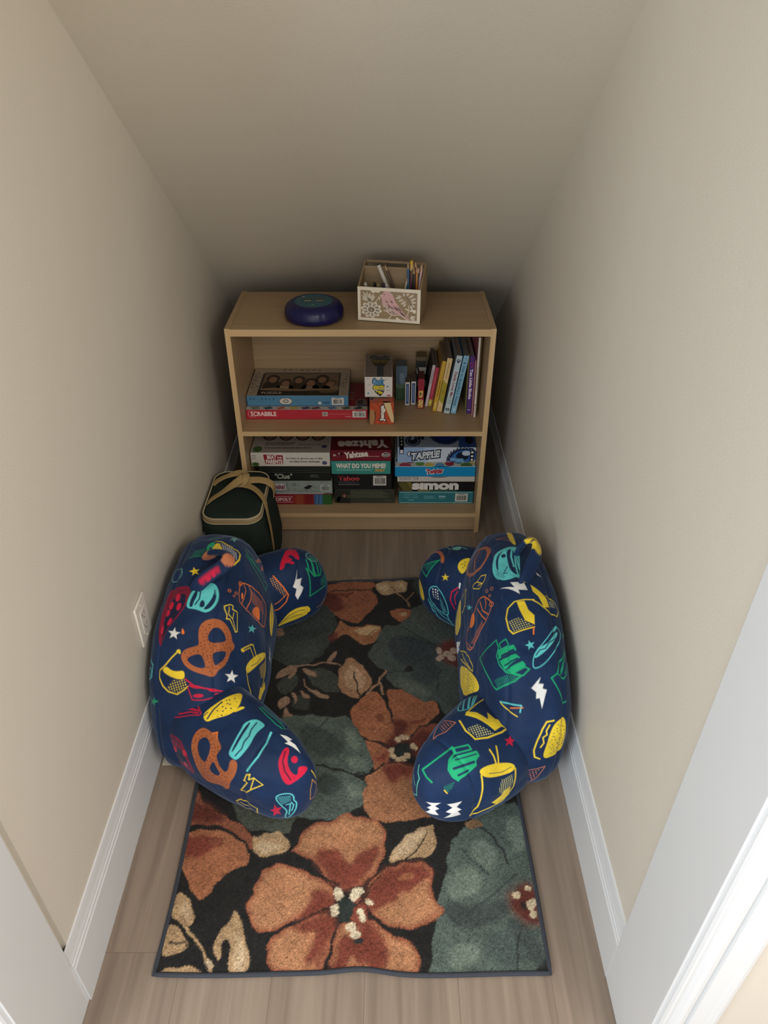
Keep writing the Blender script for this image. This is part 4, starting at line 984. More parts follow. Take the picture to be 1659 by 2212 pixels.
def pillow_back(n, p):
    """p: dict of shape numbers. local frame: x away from the wall, y along it, z up"""
    D, F_ = cube_sphere(n); Q = superq(D, p['e'], p['f'])
    px, py, pz = Q.T
    z = p['h']/2*(1+pz)
    t = np.clip(z/p['h'], 0, 1)
    hw = p['w']/2*(1 - p['ytap']*t**2.0)
    hx = p['t']/2*(1 - p['xtap']*t)
    y = hw*py + p['ylean']*t
    x = hx*px + p['lean']*(t - t*t*.3) + p['bend']*np.abs(py)**2.4
    # soft belly near the floor on the front side
    x = x + p['belly']*np.exp(-((t-.38)/.3)**2)*np.clip(px, 0, 1)
    V = np.stack([x, y, z], 1)
    # seam between the face panels and the gusset band
    rim = np.sqrt(py**2+pz**2)
    for sx, dp in ((-.55, .0035), (.62, .0035)):
        s = dp*np.exp(-((px-sx)*hx/.0045)**2)*sstep(rim, .55, .9)
        V = V - vnormals(V, F_)*s[:, None]
    N = vnormals(V, F_)
    V = V + N*wobble(V, .0035, p['seed'], 13)[:, None] + N*wobble(V, .0012, p['seed']+1, 45)[:, None]
    for c in p.get('folds', []): V = V + N*crease(V, *c)[:, None]
    return V, F_

def pillow_arm(n, p):
    """root -> tip bolster; ends rounded; p: root, tip, radii"""
    D, F_ = cube_sphere(n); Q = superq(D, 2.5)
    px, py, pz = Q.T
    a = np.array(p['root'], float); b = np.array(p['tip'], float); d = b-a; L = np.linalg.norm(d); d = d/L
    s = np.cross([0, 0, 1.0], d); s /= np.linalg.norm(s); u = np.cross(d, s)
    k = (px+1)/2
    ry = p['ry'][0]*(1-k)+p['ry'][1]*k; rz = p['rz'][0]*(1-k)+p['rz'][1]*k
    C_ = a[None]+d[None]*(k*L)[:, None]
    off = p.get('bow', 0)*np.sin(PI*k)
    V = C_ + s[None]*(py*ry+off)[:, None] + u[None]*(pz*rz)[:, None]
    # seam along the outer end
    sm = .003*np.exp(-((px-.45)*L/2/.0045)**2)
    V = V - vnormals(V, F_)*sm[:, None]*p.get('seam', 1)
    N = vnormals(V, F_)
    V = V + N*wobble(V, .003, p['seed'], 16)[:, None] + N*wobble(V, .0012, p['seed']+1, 50)[:, None]
    for c in p.get('folds', []): V = V + N*crease(V, *c)[:, None]
    return V, F_

# world-space shape numbers of the two pillows (y along the nook, x across)
PL = {'left': {'o': (-0.4452, 1.4401, 0), 'sx': 1,
  'back': {'e': 2.954, 'f': 3.3062, 'h': 0.417, 'w': 0.7457, 't': 0.2947, 'xtap': 0.2738, 'ytap': 0.4062, 'lean': -0.0515, 'ylean': 0.0584, 'bend': -0.0136, 'belly': 0.004, 'seed': 3},
  'arms': [{'root': (-0.093, -0.165, 0.14), 'tip': (0.2773, -0.4297, 0.1209), 'ry': (0.1288, 0.078), 'rz': (0.133, 0.128), 'seed': 8, 'bow': -0.01},
   {'root': (-0.0198, 0.2294, 0.12), 'tip': (0.258, 0.3299, 0.1454), 'ry': (0.1092, 0.0791), 'rz': (0.11, 0.1349), 'seed': 9, 'bow': 0.01}]},
 'right': {'o': (0.3143, 1.4034, 0), 'sx': -1,
  'back': {'e': 2.7279, 'f': 3.2357, 'h': 0.4294, 'w': 0.7735, 't': 0.2656, 'xtap': 0.2447, 'ytap': 0.2446, 'lean': -0.0578, 'ylean': 0.041, 'bend': -0.0085, 'belly': -0.0032, 'seed': 5},
  'arms': [{'root': (-0.017, -0.196, 0.14), 'tip': (0.2375, -0.4072, 0.1332), 'ry': (0.1449, 0.08), 'rz': (0.12, 0.117), 'seed': 18, 'bow': -0.01},
   {'root': (-0.0548, 0.2527, 0.14), 'tip': (0.2001, 0.36, 0.155), 'ry': (0.1219, 0.0806), 'rz': (0.1327, 0.1307), 'seed': 19, 'bow': 0.01}]}}
def pillow_parts(side, nb, na):
    q = PL[side]; out = []
    for i, (fn, p, n) in enumerate([(pillow_back, q['back'], nb)] + [(pillow_arm, a, na) for a in q['arms']]):
        V, F_ = fn(n, p)
        V = V*np.array([q['sx'], 1, 1.0]) + np.array(q['o'])
        if q['sx'] < 0: F_ = F_[:, ::-1]
        # squashed flat where it stands: on the rug pile inside its outline, on the boards beside it
        on_rug = sstep(V[:, 0], -.487, -.478)*(1-sstep(V[:, 0], .344, .353))*sstep(V[:, 1], .66, .67)
        V[:, 2] = np.maximum(V[:, 2], .0005+.0105*on_rug)
        out.append((V, F_))
    return out

velvet = pattern_mat('plush_fleece', 0.65, 0.18, 11, 0.26, 26, 0.005, (0.55, 0.7, 1.0, 1))
NAVY = (21, 43, 77)
def build_pillow(side, label, handle, motifs):
    q = PL[side]; o = Vector(q['o'])
    e = thing('backrest_pillow', label, 'backrest pillow', o, 0, 'reading pillows with arms')
    names = ['backrest', 'armrest', 'armrest']
    sizes = [(NB, NA)]
    for i, (V, F_) in enumerate(pillow_parts(side, NB, NA)):
        col = np.tile(np.array(S(NAVY)), (len(V), 1)); N = vnormals(V, F_)
        print_motifs(V, N, col, motifs[i])
        mesh_np(names[i], V-np.array(q['o']), F_, col, velvet, e)
    mb = MB(); pts, ups = handle
    P = smooth_line(pts, 3); n = len(P); U = []
    for i in range(n):
        s_ = i/(n-1)*(len(ups)-1); a = int(min(s_, len(ups)-2)); f = s_-a
        U.append((Vector(ups[a])*(1-f)+Vector(ups[a+1])*f).normalized())
    hb = MB(); hb.tube([tuple(Vector(p)-o) for p in P], 0, velvet, 20, flat=(.036, .015), up=U)
    h = hb.build('carry_handle', e)
    me = h.data; nv = len(me.vertices); co = np.empty(nv*3, np.float32); me.vertices.foreach_get('co', co); co = co.reshape(-1, 3)+np.array(q['o'])
    col = np.tile(np.array(S(NAVY)), (nv, 1))
    for (pp, r_, c) in motifs[3]:
        d = np.linalg.norm(co-np.array(pp), axis=1); k = np.clip((r_-d)/.002+.5, 0, 1)[:, None]; col = col*(1-k)+np.array(S(c))*k
    at = me.color_attributes.new('pattern', 'FLOAT_COLOR', 'POINT'); at.data.foreach_set('color', np.hstack([col, np.ones((nv, 1))]).astype(np.float32).ravel())
    return e

def print_motifs(V, N, col, motifs):
    """each motif: (origin, U, V_dir, half thickness, shapes) with shapes in tenths of mm on the cloth"""
    for o, u, v, dep, shapes in motifs:
        o = np.array(o); u = np.array(u, float); v = np.array(v, float); nn = np.cross(u, v)
        R_ = V-o; h = R_@nn
        P2 = np.stack([R_@u, R_@v], 1)*1e4
        shapes = [(k.lower(), smooth_line(p, 2, k in 'FC'), w, c) if k in 'FCS' else (k, p, w, c) for k, p, w, c in shapes]
        ext = np.array([p for s in shapes for p in s[1]])
        m = (np.abs(h) < abs(dep)) & (N@nn > (.05 if dep > 0 else .955)) & (P2[:, 0] > ext[:, 0].min()-60) & (P2[:, 0] < ext[:, 0].max()+60) & (P2[:, 1] > ext[:, 1].min()-60) & (P2[:, 1] < ext[:, 1].max()+60)
        idx = np.nonzero(m)[0]
        if not len(idx): continue
        c = col[idx].copy(); paint(P2[idx], c, shapes, 9.0); col[idx] = c

MO = {'left': [[], [], [], []], 'right': [[], [], [], []]}
c0 = (21, 43, 77)
c1 = (28, 34, 58)
c2 = (28, 158, 108)
c3 = (30, 30, 56)
c4 = (60, 24, 50)
c5 = (96, 44, 28)
c6 = (96, 190, 160)
c7 = (96, 200, 200)
c8 = (100, 20, 50)
c9 = (100, 46, 30)
c10 = (110, 170, 160)
c11 = (120, 26, 54)
c12 = (124, 24, 50)
c13 = (130, 44, 74)
c14 = (150, 130, 70)
c15 = (168, 96, 56)
c16 = (190, 60, 86)
c17 = (190, 140, 70)
c18 = (190, 160, 70)
c19 = (196, 120, 84)
c20 = (198, 28, 62)
c21 = (214, 200, 110)
c22 = (220, 160, 100)
c23 = (220, 214, 160)
c24 = (222, 214, 130)
c25 = (230, 230, 226)
c26 = (232, 122, 50)
c27 = (232, 202, 52)
MO['left'][0] = [
 ((-0.4254,1.2701,0.3371), (0.885,0.267,-0.381), (0.000,0.819,0.575), 0.028, [('F',[(-103,737),(74,775),(250,719),(418,565),(519,406),(550,242),(642,183),(625,71),(514,-10),(456,-235),(334,-418),(199,-498),(155,-631),(45,-668),(-88,-629),(-330,-567),(-524,-459),(-645,-308),(-680,-142),(-595,-14),(-385,49),(-295,87),(-334,327),(-320,537),(-232,674)],0,c15),('j',[(-297,677),(419,529),(584,135),(407,-307),(142,-599),(-593,-357),(-648,-88),(-292,13)],94,c5),('F',[(-52,467),(46,549),(183,531),(303,404),(364,255),(283,184),(65,153),(-78,156),(-130,292)],0,c0),('F',[(-556,-251),(-431,-166),(-280,-127),(-195,-211),(-135,-354),(-106,-464),(-247,-472),(-441,-393)],0,c0),('F',[(27,-77),(300,-18),(395,-36),(350,-213),(189,-359),(119,-401),(56,-241)],0,c0)]),
 ((-0.3768,1.2404,0.2726), (0.576,0.542,-0.612), (0.000,0.749,0.663), 0.02, [('f',[(10,163),(53,50),(231,36),(84,-26),(122,-141),(-10,-70),(-136,-121),(-90,-14),(-206,66),(-58,58)],0,c25)]),
 ((-0.5141,1.2898,0.3721), (0.994,-0.057,0.091), (0.000,0.849,0.529), 0.02, [('f',[(5,151),(41,45),(150,21),(63,-30),(87,-139),(0,-67),(-97,-104),(-62,-9),(-152,73),(-36,59)],0,c25)]),
 ((-0.3511,1.4084,0.2719), (0.036,0.999,0.008), (-0.223,0.000,0.975), 0.02, [('f',[(148,16),(100,-53),(253,-238),(61,-96),(0,-153),(-67,-1),(-227,119),(-107,100),(-146,230),(-14,77)],0,c7)]),
 ((-0.4956,1.4727,0.4165), (1.000,-0.001,0.017), (-0.000,0.997,0.079), 0.02, [('f',[(-61,164),(13,64),(112,82),(63,-9),(131,-117),(26,-70),(-32,-151),(-47,-33),(-150,21),(-56,49)],0,c27)]),
 ((-0.5610,1.1885,0.2426), (0.669,-0.660,0.342), (-0.000,0.460,0.888), 0.02, [('f',[(102,143),(109,66),(219,64),(109,9),(99,-73),(-3,-42),(-306,-176),(-85,-26),(-254,-18),(10,52)],0,c2)]),
 ((-0.4260,1.6505,0.3852), (0.867,-0.197,-0.459), (0.000,0.919,-0.395), 0.02, [('f',[(20,432),(40,112),(126,269),(49,-13),(59,-191),(-5,-116),(-90,-206),(-51,-40),(-109,95),(-18,90)],0,c10)]),
 ((-0.3877,1.3630,0.3627), (0.573,0.303,-0.761), (-0.000,0.929,0.370), 0.02, [('c',[(-251,173),(-83,277),(14,269),(-6,164),(190,175),(318,-301),(233,-353),(-44,-122),(-153,-145),(-142,-66),(-241,94)],26,c27),('s',[(-114,194),(-110,-9),(52,-77),(57,95)],22,c27),('s',[(52,-77),(230,-293)],18,c27)]),
 ((-0.3753,1.4612,0.3383), (0.432,-0.013,-0.902), (0.000,1.000,-0.014), 0.039, [('c',[(-295,175),(-157,368),(160,586),(701,916),(1212,1050),(1393,868),(1455,368),(1309,220),(838,9),(231,-314),(-147,-382),(-260,-154)],31,c26),('s',[(-164,337),(-7,228),(4,-94),(-58,-377)],31,c26),('s',[(62,500),(276,425),(319,132),(208,-284)],38,c26),('F',[(533,-83),(567,152),(763,438),(940,527),(1105,181),(827,64)],0,c26),('d',[(161,469),(1012,913),(1333,685),(380,199)],50,c26),('s',[(1148,595),(1307,310)],23,c26),('f',[(-47,-39),(-37,-107),(-49,-169),(-79,-201),(-113,-188),(-140,-138),(-150,-70),(-143,-13),(-113,19),(-76,10)],0,c26),('c',[(-537,-324),(-538,-358),(-552,-389),(-574,-409),(-596,-408),(-609,-388),(-608,-355),(-596,-325),(-572,-305),(-550,-304)],19,c26),('c',[(-316,-211),(-318,-244),(-336,-279),(-362,-305),(-384,-311),(-396,-294),(-395,-262),(-380,-228),(-356,-204),(-330,-196)],19,c26),('c',[(-372,-379),(-375,-405),(-387,-430),(-402,-447),(-422,-450),(-433,-438),(-432,-413),(-418,-387),(-398,-368),(-381,-365)],15,c26),('c',[(-227,268),(-228,220),(-253,165),(-292,124),(-327,117),(-350,141),(-347,191),(-323,246),(-285,285),(-250,293)],23,c26)]),
 ((-0.4546,1.3791,0.4059), (0.989,0.032,-0.145), (0.000,0.977,0.213), 0.02, [('F',[(-384,-303),(-393,-49),(-331,259),(-146,420),(49,526),(233,484),(359,218),(367,-64),(259,-320),(104,-422),(-48,-371),(-193,-328)],0,c7),('F',[(-325,-263),(-314,-29),(-241,251),(-197,298),(-170,52),(-228,-120),(-236,-281)],0,c0),('F',[(-80,-281),(-47,-58),(48,-115),(66,-274)],0,c0),('F',[(151,-143),(226,82),(217,358),(295,193),(307,-46),(217,-266),(85,-343),(46,-313)],0,c0),('s',[(-268,305),(-107,189),(-102,-37),(-179,-202)],33,c0),('d',[(160,396),(276,325),(308,106),(213,167)],44,c7)]),
 ((-0.5290,1.3471,0.3918), (0.958,-0.086,0.272), (0.000,0.953,0.303), 0.028, [('F',[(369,695),(211,766),(-11,752),(-228,710),(-296,505),(-296,101),(-280,-309),(-299,-583),(-248,-894),(-141,-721),(-47,-495),(151,-264),(346,72),(364,324)],0,c12),('F',[(282,511),(73,482),(-72,283),(-121,-38),(-170,-396),(-205,-592),(-174,-707),(-14,-432),(202,-119),(332,152)],0,c3),('d',[(311,657),(11,681),(-196,610),(136,520)],51,c4),('f',[(162,347),(152,274),(120,242),(81,259),(46,322),(28,408),(36,481),(68,514),(111,494),(146,429)],0,c20),('f',[(45,105),(28,42),(-7,14),(-43,34),(-80,100),(-91,179),(-71,241),(-28,261),(12,239),(41,178)],0,c20),('f',[(238,69),(218,8),(187,-21),(155,-9),(135,42),(134,111),(153,177),(183,207),(216,192),(238,138)],0,c20),('f',[(-16,-92),(-36,-142),(-67,-161),(-112,-136),(-138,-83),(-138,-21),(-117,24),(-65,31),(-30,11),(-13,-35)],0,c20),('f',[(46,-331),(11,-377),(-26,-398),(-52,-382),(-55,-339),(-36,-282),(-3,-233),(35,-213),(60,-228),(63,-272)],0,c20),('f',[(-156,-484),(-175,-543),(-196,-574),(-221,-569),(-230,-524),(-226,-459),(-205,-393),(-182,-356),(-166,-365),(-154,-415)],0,c20)]),
 ((-0.3395,1.3411,0.1954), (0.092,0.996,0.019), (-0.201,0.000,0.980), 0.02, [('s',[(-205,919),(-80,847),(301,568),(373,469),(222,145)],35,c27),('s',[(-215,862),(193,565),(122,254)],27,c27),('s',[(-215,914),(-167,825)],69,c27),('F',[(-551,395),(-408,521),(11,344),(430,80),(769,-231),(625,-306),(130,-28),(-350,241)],0,c27),('s',[(-185,273),(97,63),(440,-96)],19,c0),('s',[(-537,400),(-719,181),(-794,-87)],31,c27),('s',[(765,-253),(392,-545),(7,-664),(-485,-679)],31,c27),('f',[(-534,-587),(-174,-568),(-69,-732),(153,-719),(116,-956),(-405,-809)],0,c27),('d',[(139,-147),(554,-359),(241,-652),(14,-448)],50,c27)]),
 ((-0.5056,1.2143,0.3110), (0.993,-0.084,0.086), (0.000,0.714,0.700), 0.02, [('s',[(73,559),(-99,379),(-229,217),(-383,81),(-379,-77),(-271,-275),(-126,-413),(87,-474),(249,-373),(336,-293)],32,c27),('F',[(-324,81),(-217,197),(-72,87),(70,61),(248,90),(264,-116),(111,-125),(-99,-56)],0,c27),('F',[(-5,560),(105,600),(129,462),(49,504)],0,c27),('d',[(-162,-312),(-9,-140),(315,-136),(316,-271),(114,-438),(-92,-378)],61,c27)]),
 ((-0.4257,1.1916,0.2709), (0.921,0.303,-0.246), (0.000,0.631,0.776), 0.036, [('s',[(-530,343),(-310,165),(86,79),(514,-47),(756,-149)],32,c20),('F',[(-483,219),(-310,202),(-115,147),(-245,109),(-403,145)],0,c20),('s',[(-479,156),(-366,-153),(-112,-160),(162,-113)],22,c20),('f',[(-112,-53),(-135,-82),(-196,-99),(-270,-100),(-332,-84),(-357,-58),(-336,-30),(-276,-12),(-203,-11),(-140,-27)],0,c20),('f',[(450,-120),(419,-137),(337,-138),(246,-121),(178,-91),(153,-58),(182,-35),(254,-30),(344,-48),(421,-81)],0,c20),('f',[(243,25),(221,8),(158,5),(78,25),(18,47),(-4,73),(21,87),(86,88),(165,68),(224,50)],0,c20)]),
 ((-0.4327,1.5750,0.4026), (0.945,-0.049,-0.323), (0.000,0.989,-0.151), 0.02, [('s',[(-371,432),(-211,404),(12,215),(268,180),(381,105),(407,-146),(326,-464),(224,-627)],39,c27),('F',[(-383,-106),(-366,230),(-282,341),(-153,64),(-45,-254),(-253,-186)],0,c27),('d',[(-250,325),(293,66),(353,-217),(48,-361)],59,c25)]),
 ((-0.4826,1.5665,0.4139), (0.999,0.006,0.037), (0.000,0.986,-0.167), 0.02, [('s',[(-388,-405),(-165,-343),(61,-354)],28,c2),('F',[(6,-124),(-46,251),(15,428),(143,520),(140,-6),(96,-155)],0,c2),('d',[(-354,-348),(-313,-31),(-52,82),(20,-304)],47,c2),('f',[(124,75),(124,38),(110,12),(85,17),(61,40),(44,82),(44,118),(57,145),(81,145),(107,116)],0,c0)]),
 ((-0.4803,1.6473,0.3928), (1.000,-0.007,-0.018), (-0.000,0.931,-0.364), 0.02, [('s',[(-124,-106),(0,47),(124,59)],29,c2)]),
 ((-0.3671,1.6200,0.3034), (0.360,-0.352,-0.864), (0.000,0.926,-0.377), 0.02, [('s',[(-635,-134),(-472,-263),(-127,-95),(166,151)],41,c2),('s',[(-579,78),(-290,63),(90,161),(509,327),(709,543),(780,155)],29,c2),('s',[(-558,-370),(-294,-341),(-30,-244),(351,-22),(769,174)],33,c2),('s',[(-377,-172),(-12,-14)],49,c2)]),
 ((-0.3289,1.5642,0.1604), (-0.018,1.000,-0.003), (-0.171,-0.000,0.985), 0.02, [('F',[(492,243),(450,30),(82,-186),(-488,-304),(-517,-52),(11,223)],0,c27),('s',[(307,164),(-337,-118)],25,c0)]),
 ((-0.3212,1.4433,0.1331), (-0.067,0.998,-0.005), (-0.081,0.000,0.997), 0.02, [('f',[(261,121),(89,-61),(-30,35),(-87,-238),(-161,92),(-73,51)],0,c25)]),
 ((-0.4926,1.2937,0.3754), (0.998,0.033,-0.051), (-0.000,0.843,0.538), 0.02, [('F',[(-30,98),(11,37),(53,-54),(-35,-81)],0,c26)]),
 ((-0.5715,1.2359,0.2937), (0.573,-0.589,0.570), (0.000,0.695,0.719), 0.02, [('s',[(-190,377),(114,186),(92,-104),(-131,-204)],29,c7),('c',[(69,16),(63,-44),(30,-82),(-8,-84),(-52,-51),(-88,7),(-88,67),(-56,106),(11,110),(43,76)],18,c7)]),
 ((-0.5424,1.4699,0.4057), (0.850,-0.057,0.524), (-0.000,0.994,0.109), 0.02, [('c',[(136,-130),(56,-213),(-38,-231),(-121,-152),(-164,-9),(-133,125),(-68,228),(37,229),(134,139),(160,13)],19,c10)]),
 ((-0.5741,1.3185,0.3445), (0.463,-0.381,0.800), (0.000,0.903,0.430), 0.02, [('C',[(-43,-333),(-546,8),(-561,354),(-27,412),(70,-79)],15,c14)]),
 ((-0.3645,1.6442,0.2925), (0.369,-0.514,-0.774), (0.000,0.833,-0.554), 0.02, [('F',[(-190,-226),(-207,1126),(-110,2437),(114,1786),(200,138),(85,109),(-31,1303),(-95,-21)],0,c15)]),
]
MO['left'][1] = [
 ((-0.4847,1.1627,0.2395), (0.901,-0.093,0.424), (0.000,0.977,0.215), 0.023, [('C',[(-705,336),(-509,288),(-105,87),(156,91),(358,133),(462,-54),(566,-226),(320,-182),(24,-194),(-311,-119),(-589,68)],25,c20),('s',[(-536,186),(-87,-10),(210,2),(449,-83)],51,c20),('s',[(-431,34),(10,-108),(266,-96),(453,-153)],36,c20)]),
 ((-0.4931,1.1027,0.1536), (0.765,-0.642,0.049), (0.000,0.076,0.997), 0.02, [('F',[(-682,151),(-380,445),(19,547),(221,503),(327,233),(487,-124),(491,-396),(127,-392),(-277,-425),(-512,-266),(-688,-179)],0,c11),('F',[(-532,33),(152,353),(303,31),(367,-284),(5,-279),(-303,-179)],0,c1),('s',[(-471,258),(-130,421),(152,436)],29,c0),('f',[(-46,195),(-32,140),(-58,68),(-120,-1),(-192,-35),(-247,-26),(-261,28),(-233,103),(-168,176),(-97,211)],0,c20),('f',[(323,299),(334,237),(315,173),(272,131),(223,129),(189,169),(182,235),(203,298),(243,337),(290,337)],0,c20),('f',[(-98,-104),(-84,-157),(-109,-228),(-159,-289),(-217,-315),(-265,-304),(-276,-249),(-258,-184),(-210,-127),(-146,-95)],0,c16),('f',[(272,-119),(289,-173),(273,-240),(228,-294),(173,-316),(129,-295),(119,-232),(136,-164),(181,-110),(229,-96)],0,c16)]),
 ((-0.3962,1.0599,0.2000), (0.914,-0.350,0.204), (0.000,0.503,0.864), 0.037, [('F',[(-345,651),(-157,604),(-54,553),(87,593),(125,461),(273,296),(179,164),(133,81),(300,-309),(447,-205),(526,93),(711,54),(696,-148),(571,-365),(394,-577),(307,-765),(170,-843),(91,-721),(-348,-788),(-496,-677),(-540,-358),(-581,-15),(-570,305),(-504,529)],0,c15),('j',[(-518,558),(-153,597),(266,300),(177,100),(346,-367),(668,-17),(311,-707),(-459,-643),(-572,26)],99,c9),('F',[(-309,431),(-162,473),(-36,319),(-51,130),(-181,-145),(-320,-68),(-384,131),(-389,326)],0,c0),('F',[(69,-22),(119,-194),(201,-383),(38,-449),(-96,-362),(-97,-242)],0,c0),('s',[(-54,553),(70,587),(102,457)],25,c26)]),
 ((-0.3805,1.1524,0.2597), (1.000,-0.001,0.021), (0.000,0.999,0.051), 0.02, [('F',[(-500,-164),(-370,11),(-66,245),(198,439),(313,512),(379,368),(349,-4),(154,-206),(-184,-281),(-382,-354)],0,c27),('s',[(-361,-264),(-252,-32),(-86,162)],39,c0),('s',[(-469,-184),(-383,-95)],25,c0),('j',[(-176,78),(244,380),(305,28),(15,-239),(-190,-227)],120,c0),('F',[(223,-137),(398,63),(517,12),(325,-109)],0,c27)]),
 ((-0.3220,1.0797,0.2477), (0.999,-0.015,0.041), (0.000,0.940,0.342), 0.02, [('F',[(-51,338),(190,455),(376,357),(437,281),(344,179),(247,53),(134,-255),(-125,-527),(-284,-443),(-357,-347),(-218,-116),(-95,171)],0,c7),('s',[(238,346),(141,176),(109,3),(12,-129),(-32,-282),(-179,-420)],31,c0),('F',[(44,352),(109,354),(-11,68),(-204,-304),(-298,-353),(-157,-62)],0,c0),('s',[(9,323),(-106,68),(-274,-287)],28,c7)]),
 ((-0.2825,1.0531,0.2334), (1.000,-0.011,0.022), (0.000,0.897,0.441), 0.021, [('s',[(194,416),(126,159),(-33,-147),(-287,-427)],45,c7)]),
 ((-0.3071,1.0066,0.1787), (0.946,-0.316,0.069), (0.000,0.213,0.977), 0.02, [('c',[(-69,211),(34,264),(-12,107),(130,190),(334,31),(30,-180),(-140,-347),(-255,-305),(-53,1),(-148,11)],24,c27),('s',[(132,183),(17,-165)],21,c27)]),
 ((-0.2103,1.0305,0.2119), (0.911,0.223,-0.348), (0.000,0.842,0.540), 0.021, [('F',[(-166,399),(-51,353),(-143,101),(-53,-137),(88,-233),(151,-183),(132,-52),(266,-16),(414,-41),(313,-191),(75,-374),(-53,-441),(-203,-325),(-313,-82),(-328,130)],0,c20),('s',[(-173,286),(-231,70),(-168,-138),(-19,-317)],38,c8),('f',[(128,121),(113,74),(74,43),(23,42),(-19,71),(-37,117),(-20,163),(21,193),(68,197),(111,167)],0,c20)]),
 ((-0.2187,1.0785,0.2302), (0.873,-0.038,-0.486), (-0.000,0.997,-0.078), 0.02, [('f',[(-264,124),(-114,139),(45,100),(-24,31),(143,-16),(300,-182),(80,-105),(-119,-73),(-46,-19)],0,c25)]),
 ((-0.2656,1.1432,0.2383), (0.877,-0.219,-0.427), (0.000,0.889,-0.457), 0.02, [('s',[(-386,114),(-163,-73),(140,-236),(366,-206)],28,c2),('s',[(-348,189),(-115,52),(180,-74),(394,-141)],28,c2),('s',[(-309,281),(-13,149),(255,-55)],21,c2)]),
 ((-0.2216,0.9901,0.1197), (0.995,0.098,-0.000), (0.000,0.001,1.000), 0.023, [('C',[(-292,272),(-141,399),(81,409),(155,287),(134,170),(204,75),(168,-182),(24,-456),(-98,-711),(-115,-475),(-27,-193),(-147,-25)],28,c7),('d',[(-237,303),(76,349),(83,161),(-142,27)],46,c7),('s',[(-46,24),(55,64),(-11,-397)],25,c7),('s',[(78,112),(129,-5),(68,-208)],25,c7)]),
 ((-0.2514,0.9892,0.0971), (0.993,-0.116,-0.009), (0.000,-0.077,0.997), 0.02, [('f',[(-16,253),(35,126),(140,167),(68,23),(100,-159),(8,-100),(-93,-316),(-57,-63),(-146,-10),(-38,80)],0,c20)]),
 ((-0.3236,1.0137,0.0767), (0.936,-0.346,-0.067), (0.000,-0.191,0.982), 0.02, [('s',[(-282,86),(-155,243),(273,108),(224,-255)],29,c27),('s',[(-273,22),(70,-302),(252,-226)],29,c27),('s',[(-165,102),(126,-81)],22,c27)]),
 ((-0.1670,1.0203,0.1320), (0.507,0.859,-0.069), (0.000,0.080,0.997), 0.02, [('c',[(14,344),(153,44),(34,-271),(-109,-232),(-92,116)],21,c17)]),
 ((-0.1640,1.0375,0.1669), (0.340,0.427,-0.838), (0.000,0.891,0.454), 0.02, [('s',[(-123,62),(123,-62)],31,c27)]),
]
MO['left'][2] = [
 ((-0.2603,1.6714,0.1961), (0.881,0.443,-0.168), (0.000,0.354,0.935), 0.02, [('f',[(24,472),(-45,200),(136,205),(74,11),(191,-112),(7,-482),(-86,-307),(-47,-103),(-161,-20),(-94,137)],0,c25)]),
 ((-0.2134,1.7322,0.2131), (0.632,0.283,-0.722), (0.000,0.931,0.366), 0.051, [('s',[(-365,-171),(259,-740),(669,-274),(433,131)],35,c2),('s',[(-414,95),(-288,-182),(-4,-289),(202,-185),(211,12)],39,c2),('s',[(-266,147),(-108,-167),(9,-252)],65,c2),('s',[(-102,213),(63,-103),(129,-190)],48,c2),('s',[(64,193),(217,-33)],39,c2),('d',[(293,-265),(441,84),(583,-257),(467,-392)],56,c2),('s',[(-367,142),(215,391)],35,c2),('c',[(187,405),(31,235),(-147,142),(-299,131),(-383,198),(-370,314),(-259,439),(-54,543),(24,520),(156,490)],35,c10),('d',[(-331,300),(-44,477),(181,426),(-314,183)],56,c10)]),
 ((-0.2825,1.7179,0.2544), (0.990,0.038,-0.137), (-0.000,0.963,0.271), 0.026, [('F',[(-161,468),(71,541),(217,267),(277,15),(160,62),(74,161),(-76,200),(-68,84),(62,38),(-9,-117),(-160,-115),(-146,-275),(-292,-400),(-293,-118),(-226,183)],0,c20),('f',[(134,-89),(121,-119),(83,-141),(37,-147),(-1,-133),(-18,-109),(-6,-79),(29,-58),(77,-54),(115,-65)],0,c20)]),
 ((-0.3128,1.6457,0.1859), (0.936,0.328,-0.128), (0.000,0.362,0.932), 0.02, [('s',[(-151,544),(117,196),(266,-70),(198,-297),(-20,-500),(-158,-533)],38,c26),('s',[(241,-11),(-24,-244),(-163,-313)],26,c26),('d',[(-270,496),(-149,499),(155,93),(170,-167),(-211,306)],64,c22)]),
 ((-0.2750,1.6544,0.0892), (0.879,0.469,0.082), (0.000,-0.173,0.985), 0.02, [('F',[(-656,-281),(-264,213),(79,297),(403,197),(548,24),(482,-223),(76,-209),(-307,-181)],0,c27),('s',[(-481,-109),(-185,119),(149,141),(332,72)],26,c0),('s',[(-337,5),(-59,11),(220,-75)],22,c0)]),
 ((-0.1988,1.7100,0.0876), (0.592,0.770,0.236), (0.000,-0.293,0.956), 0.02, [('s',[(-180,7),(-6,-38),(185,31)],22,c18)]),
]
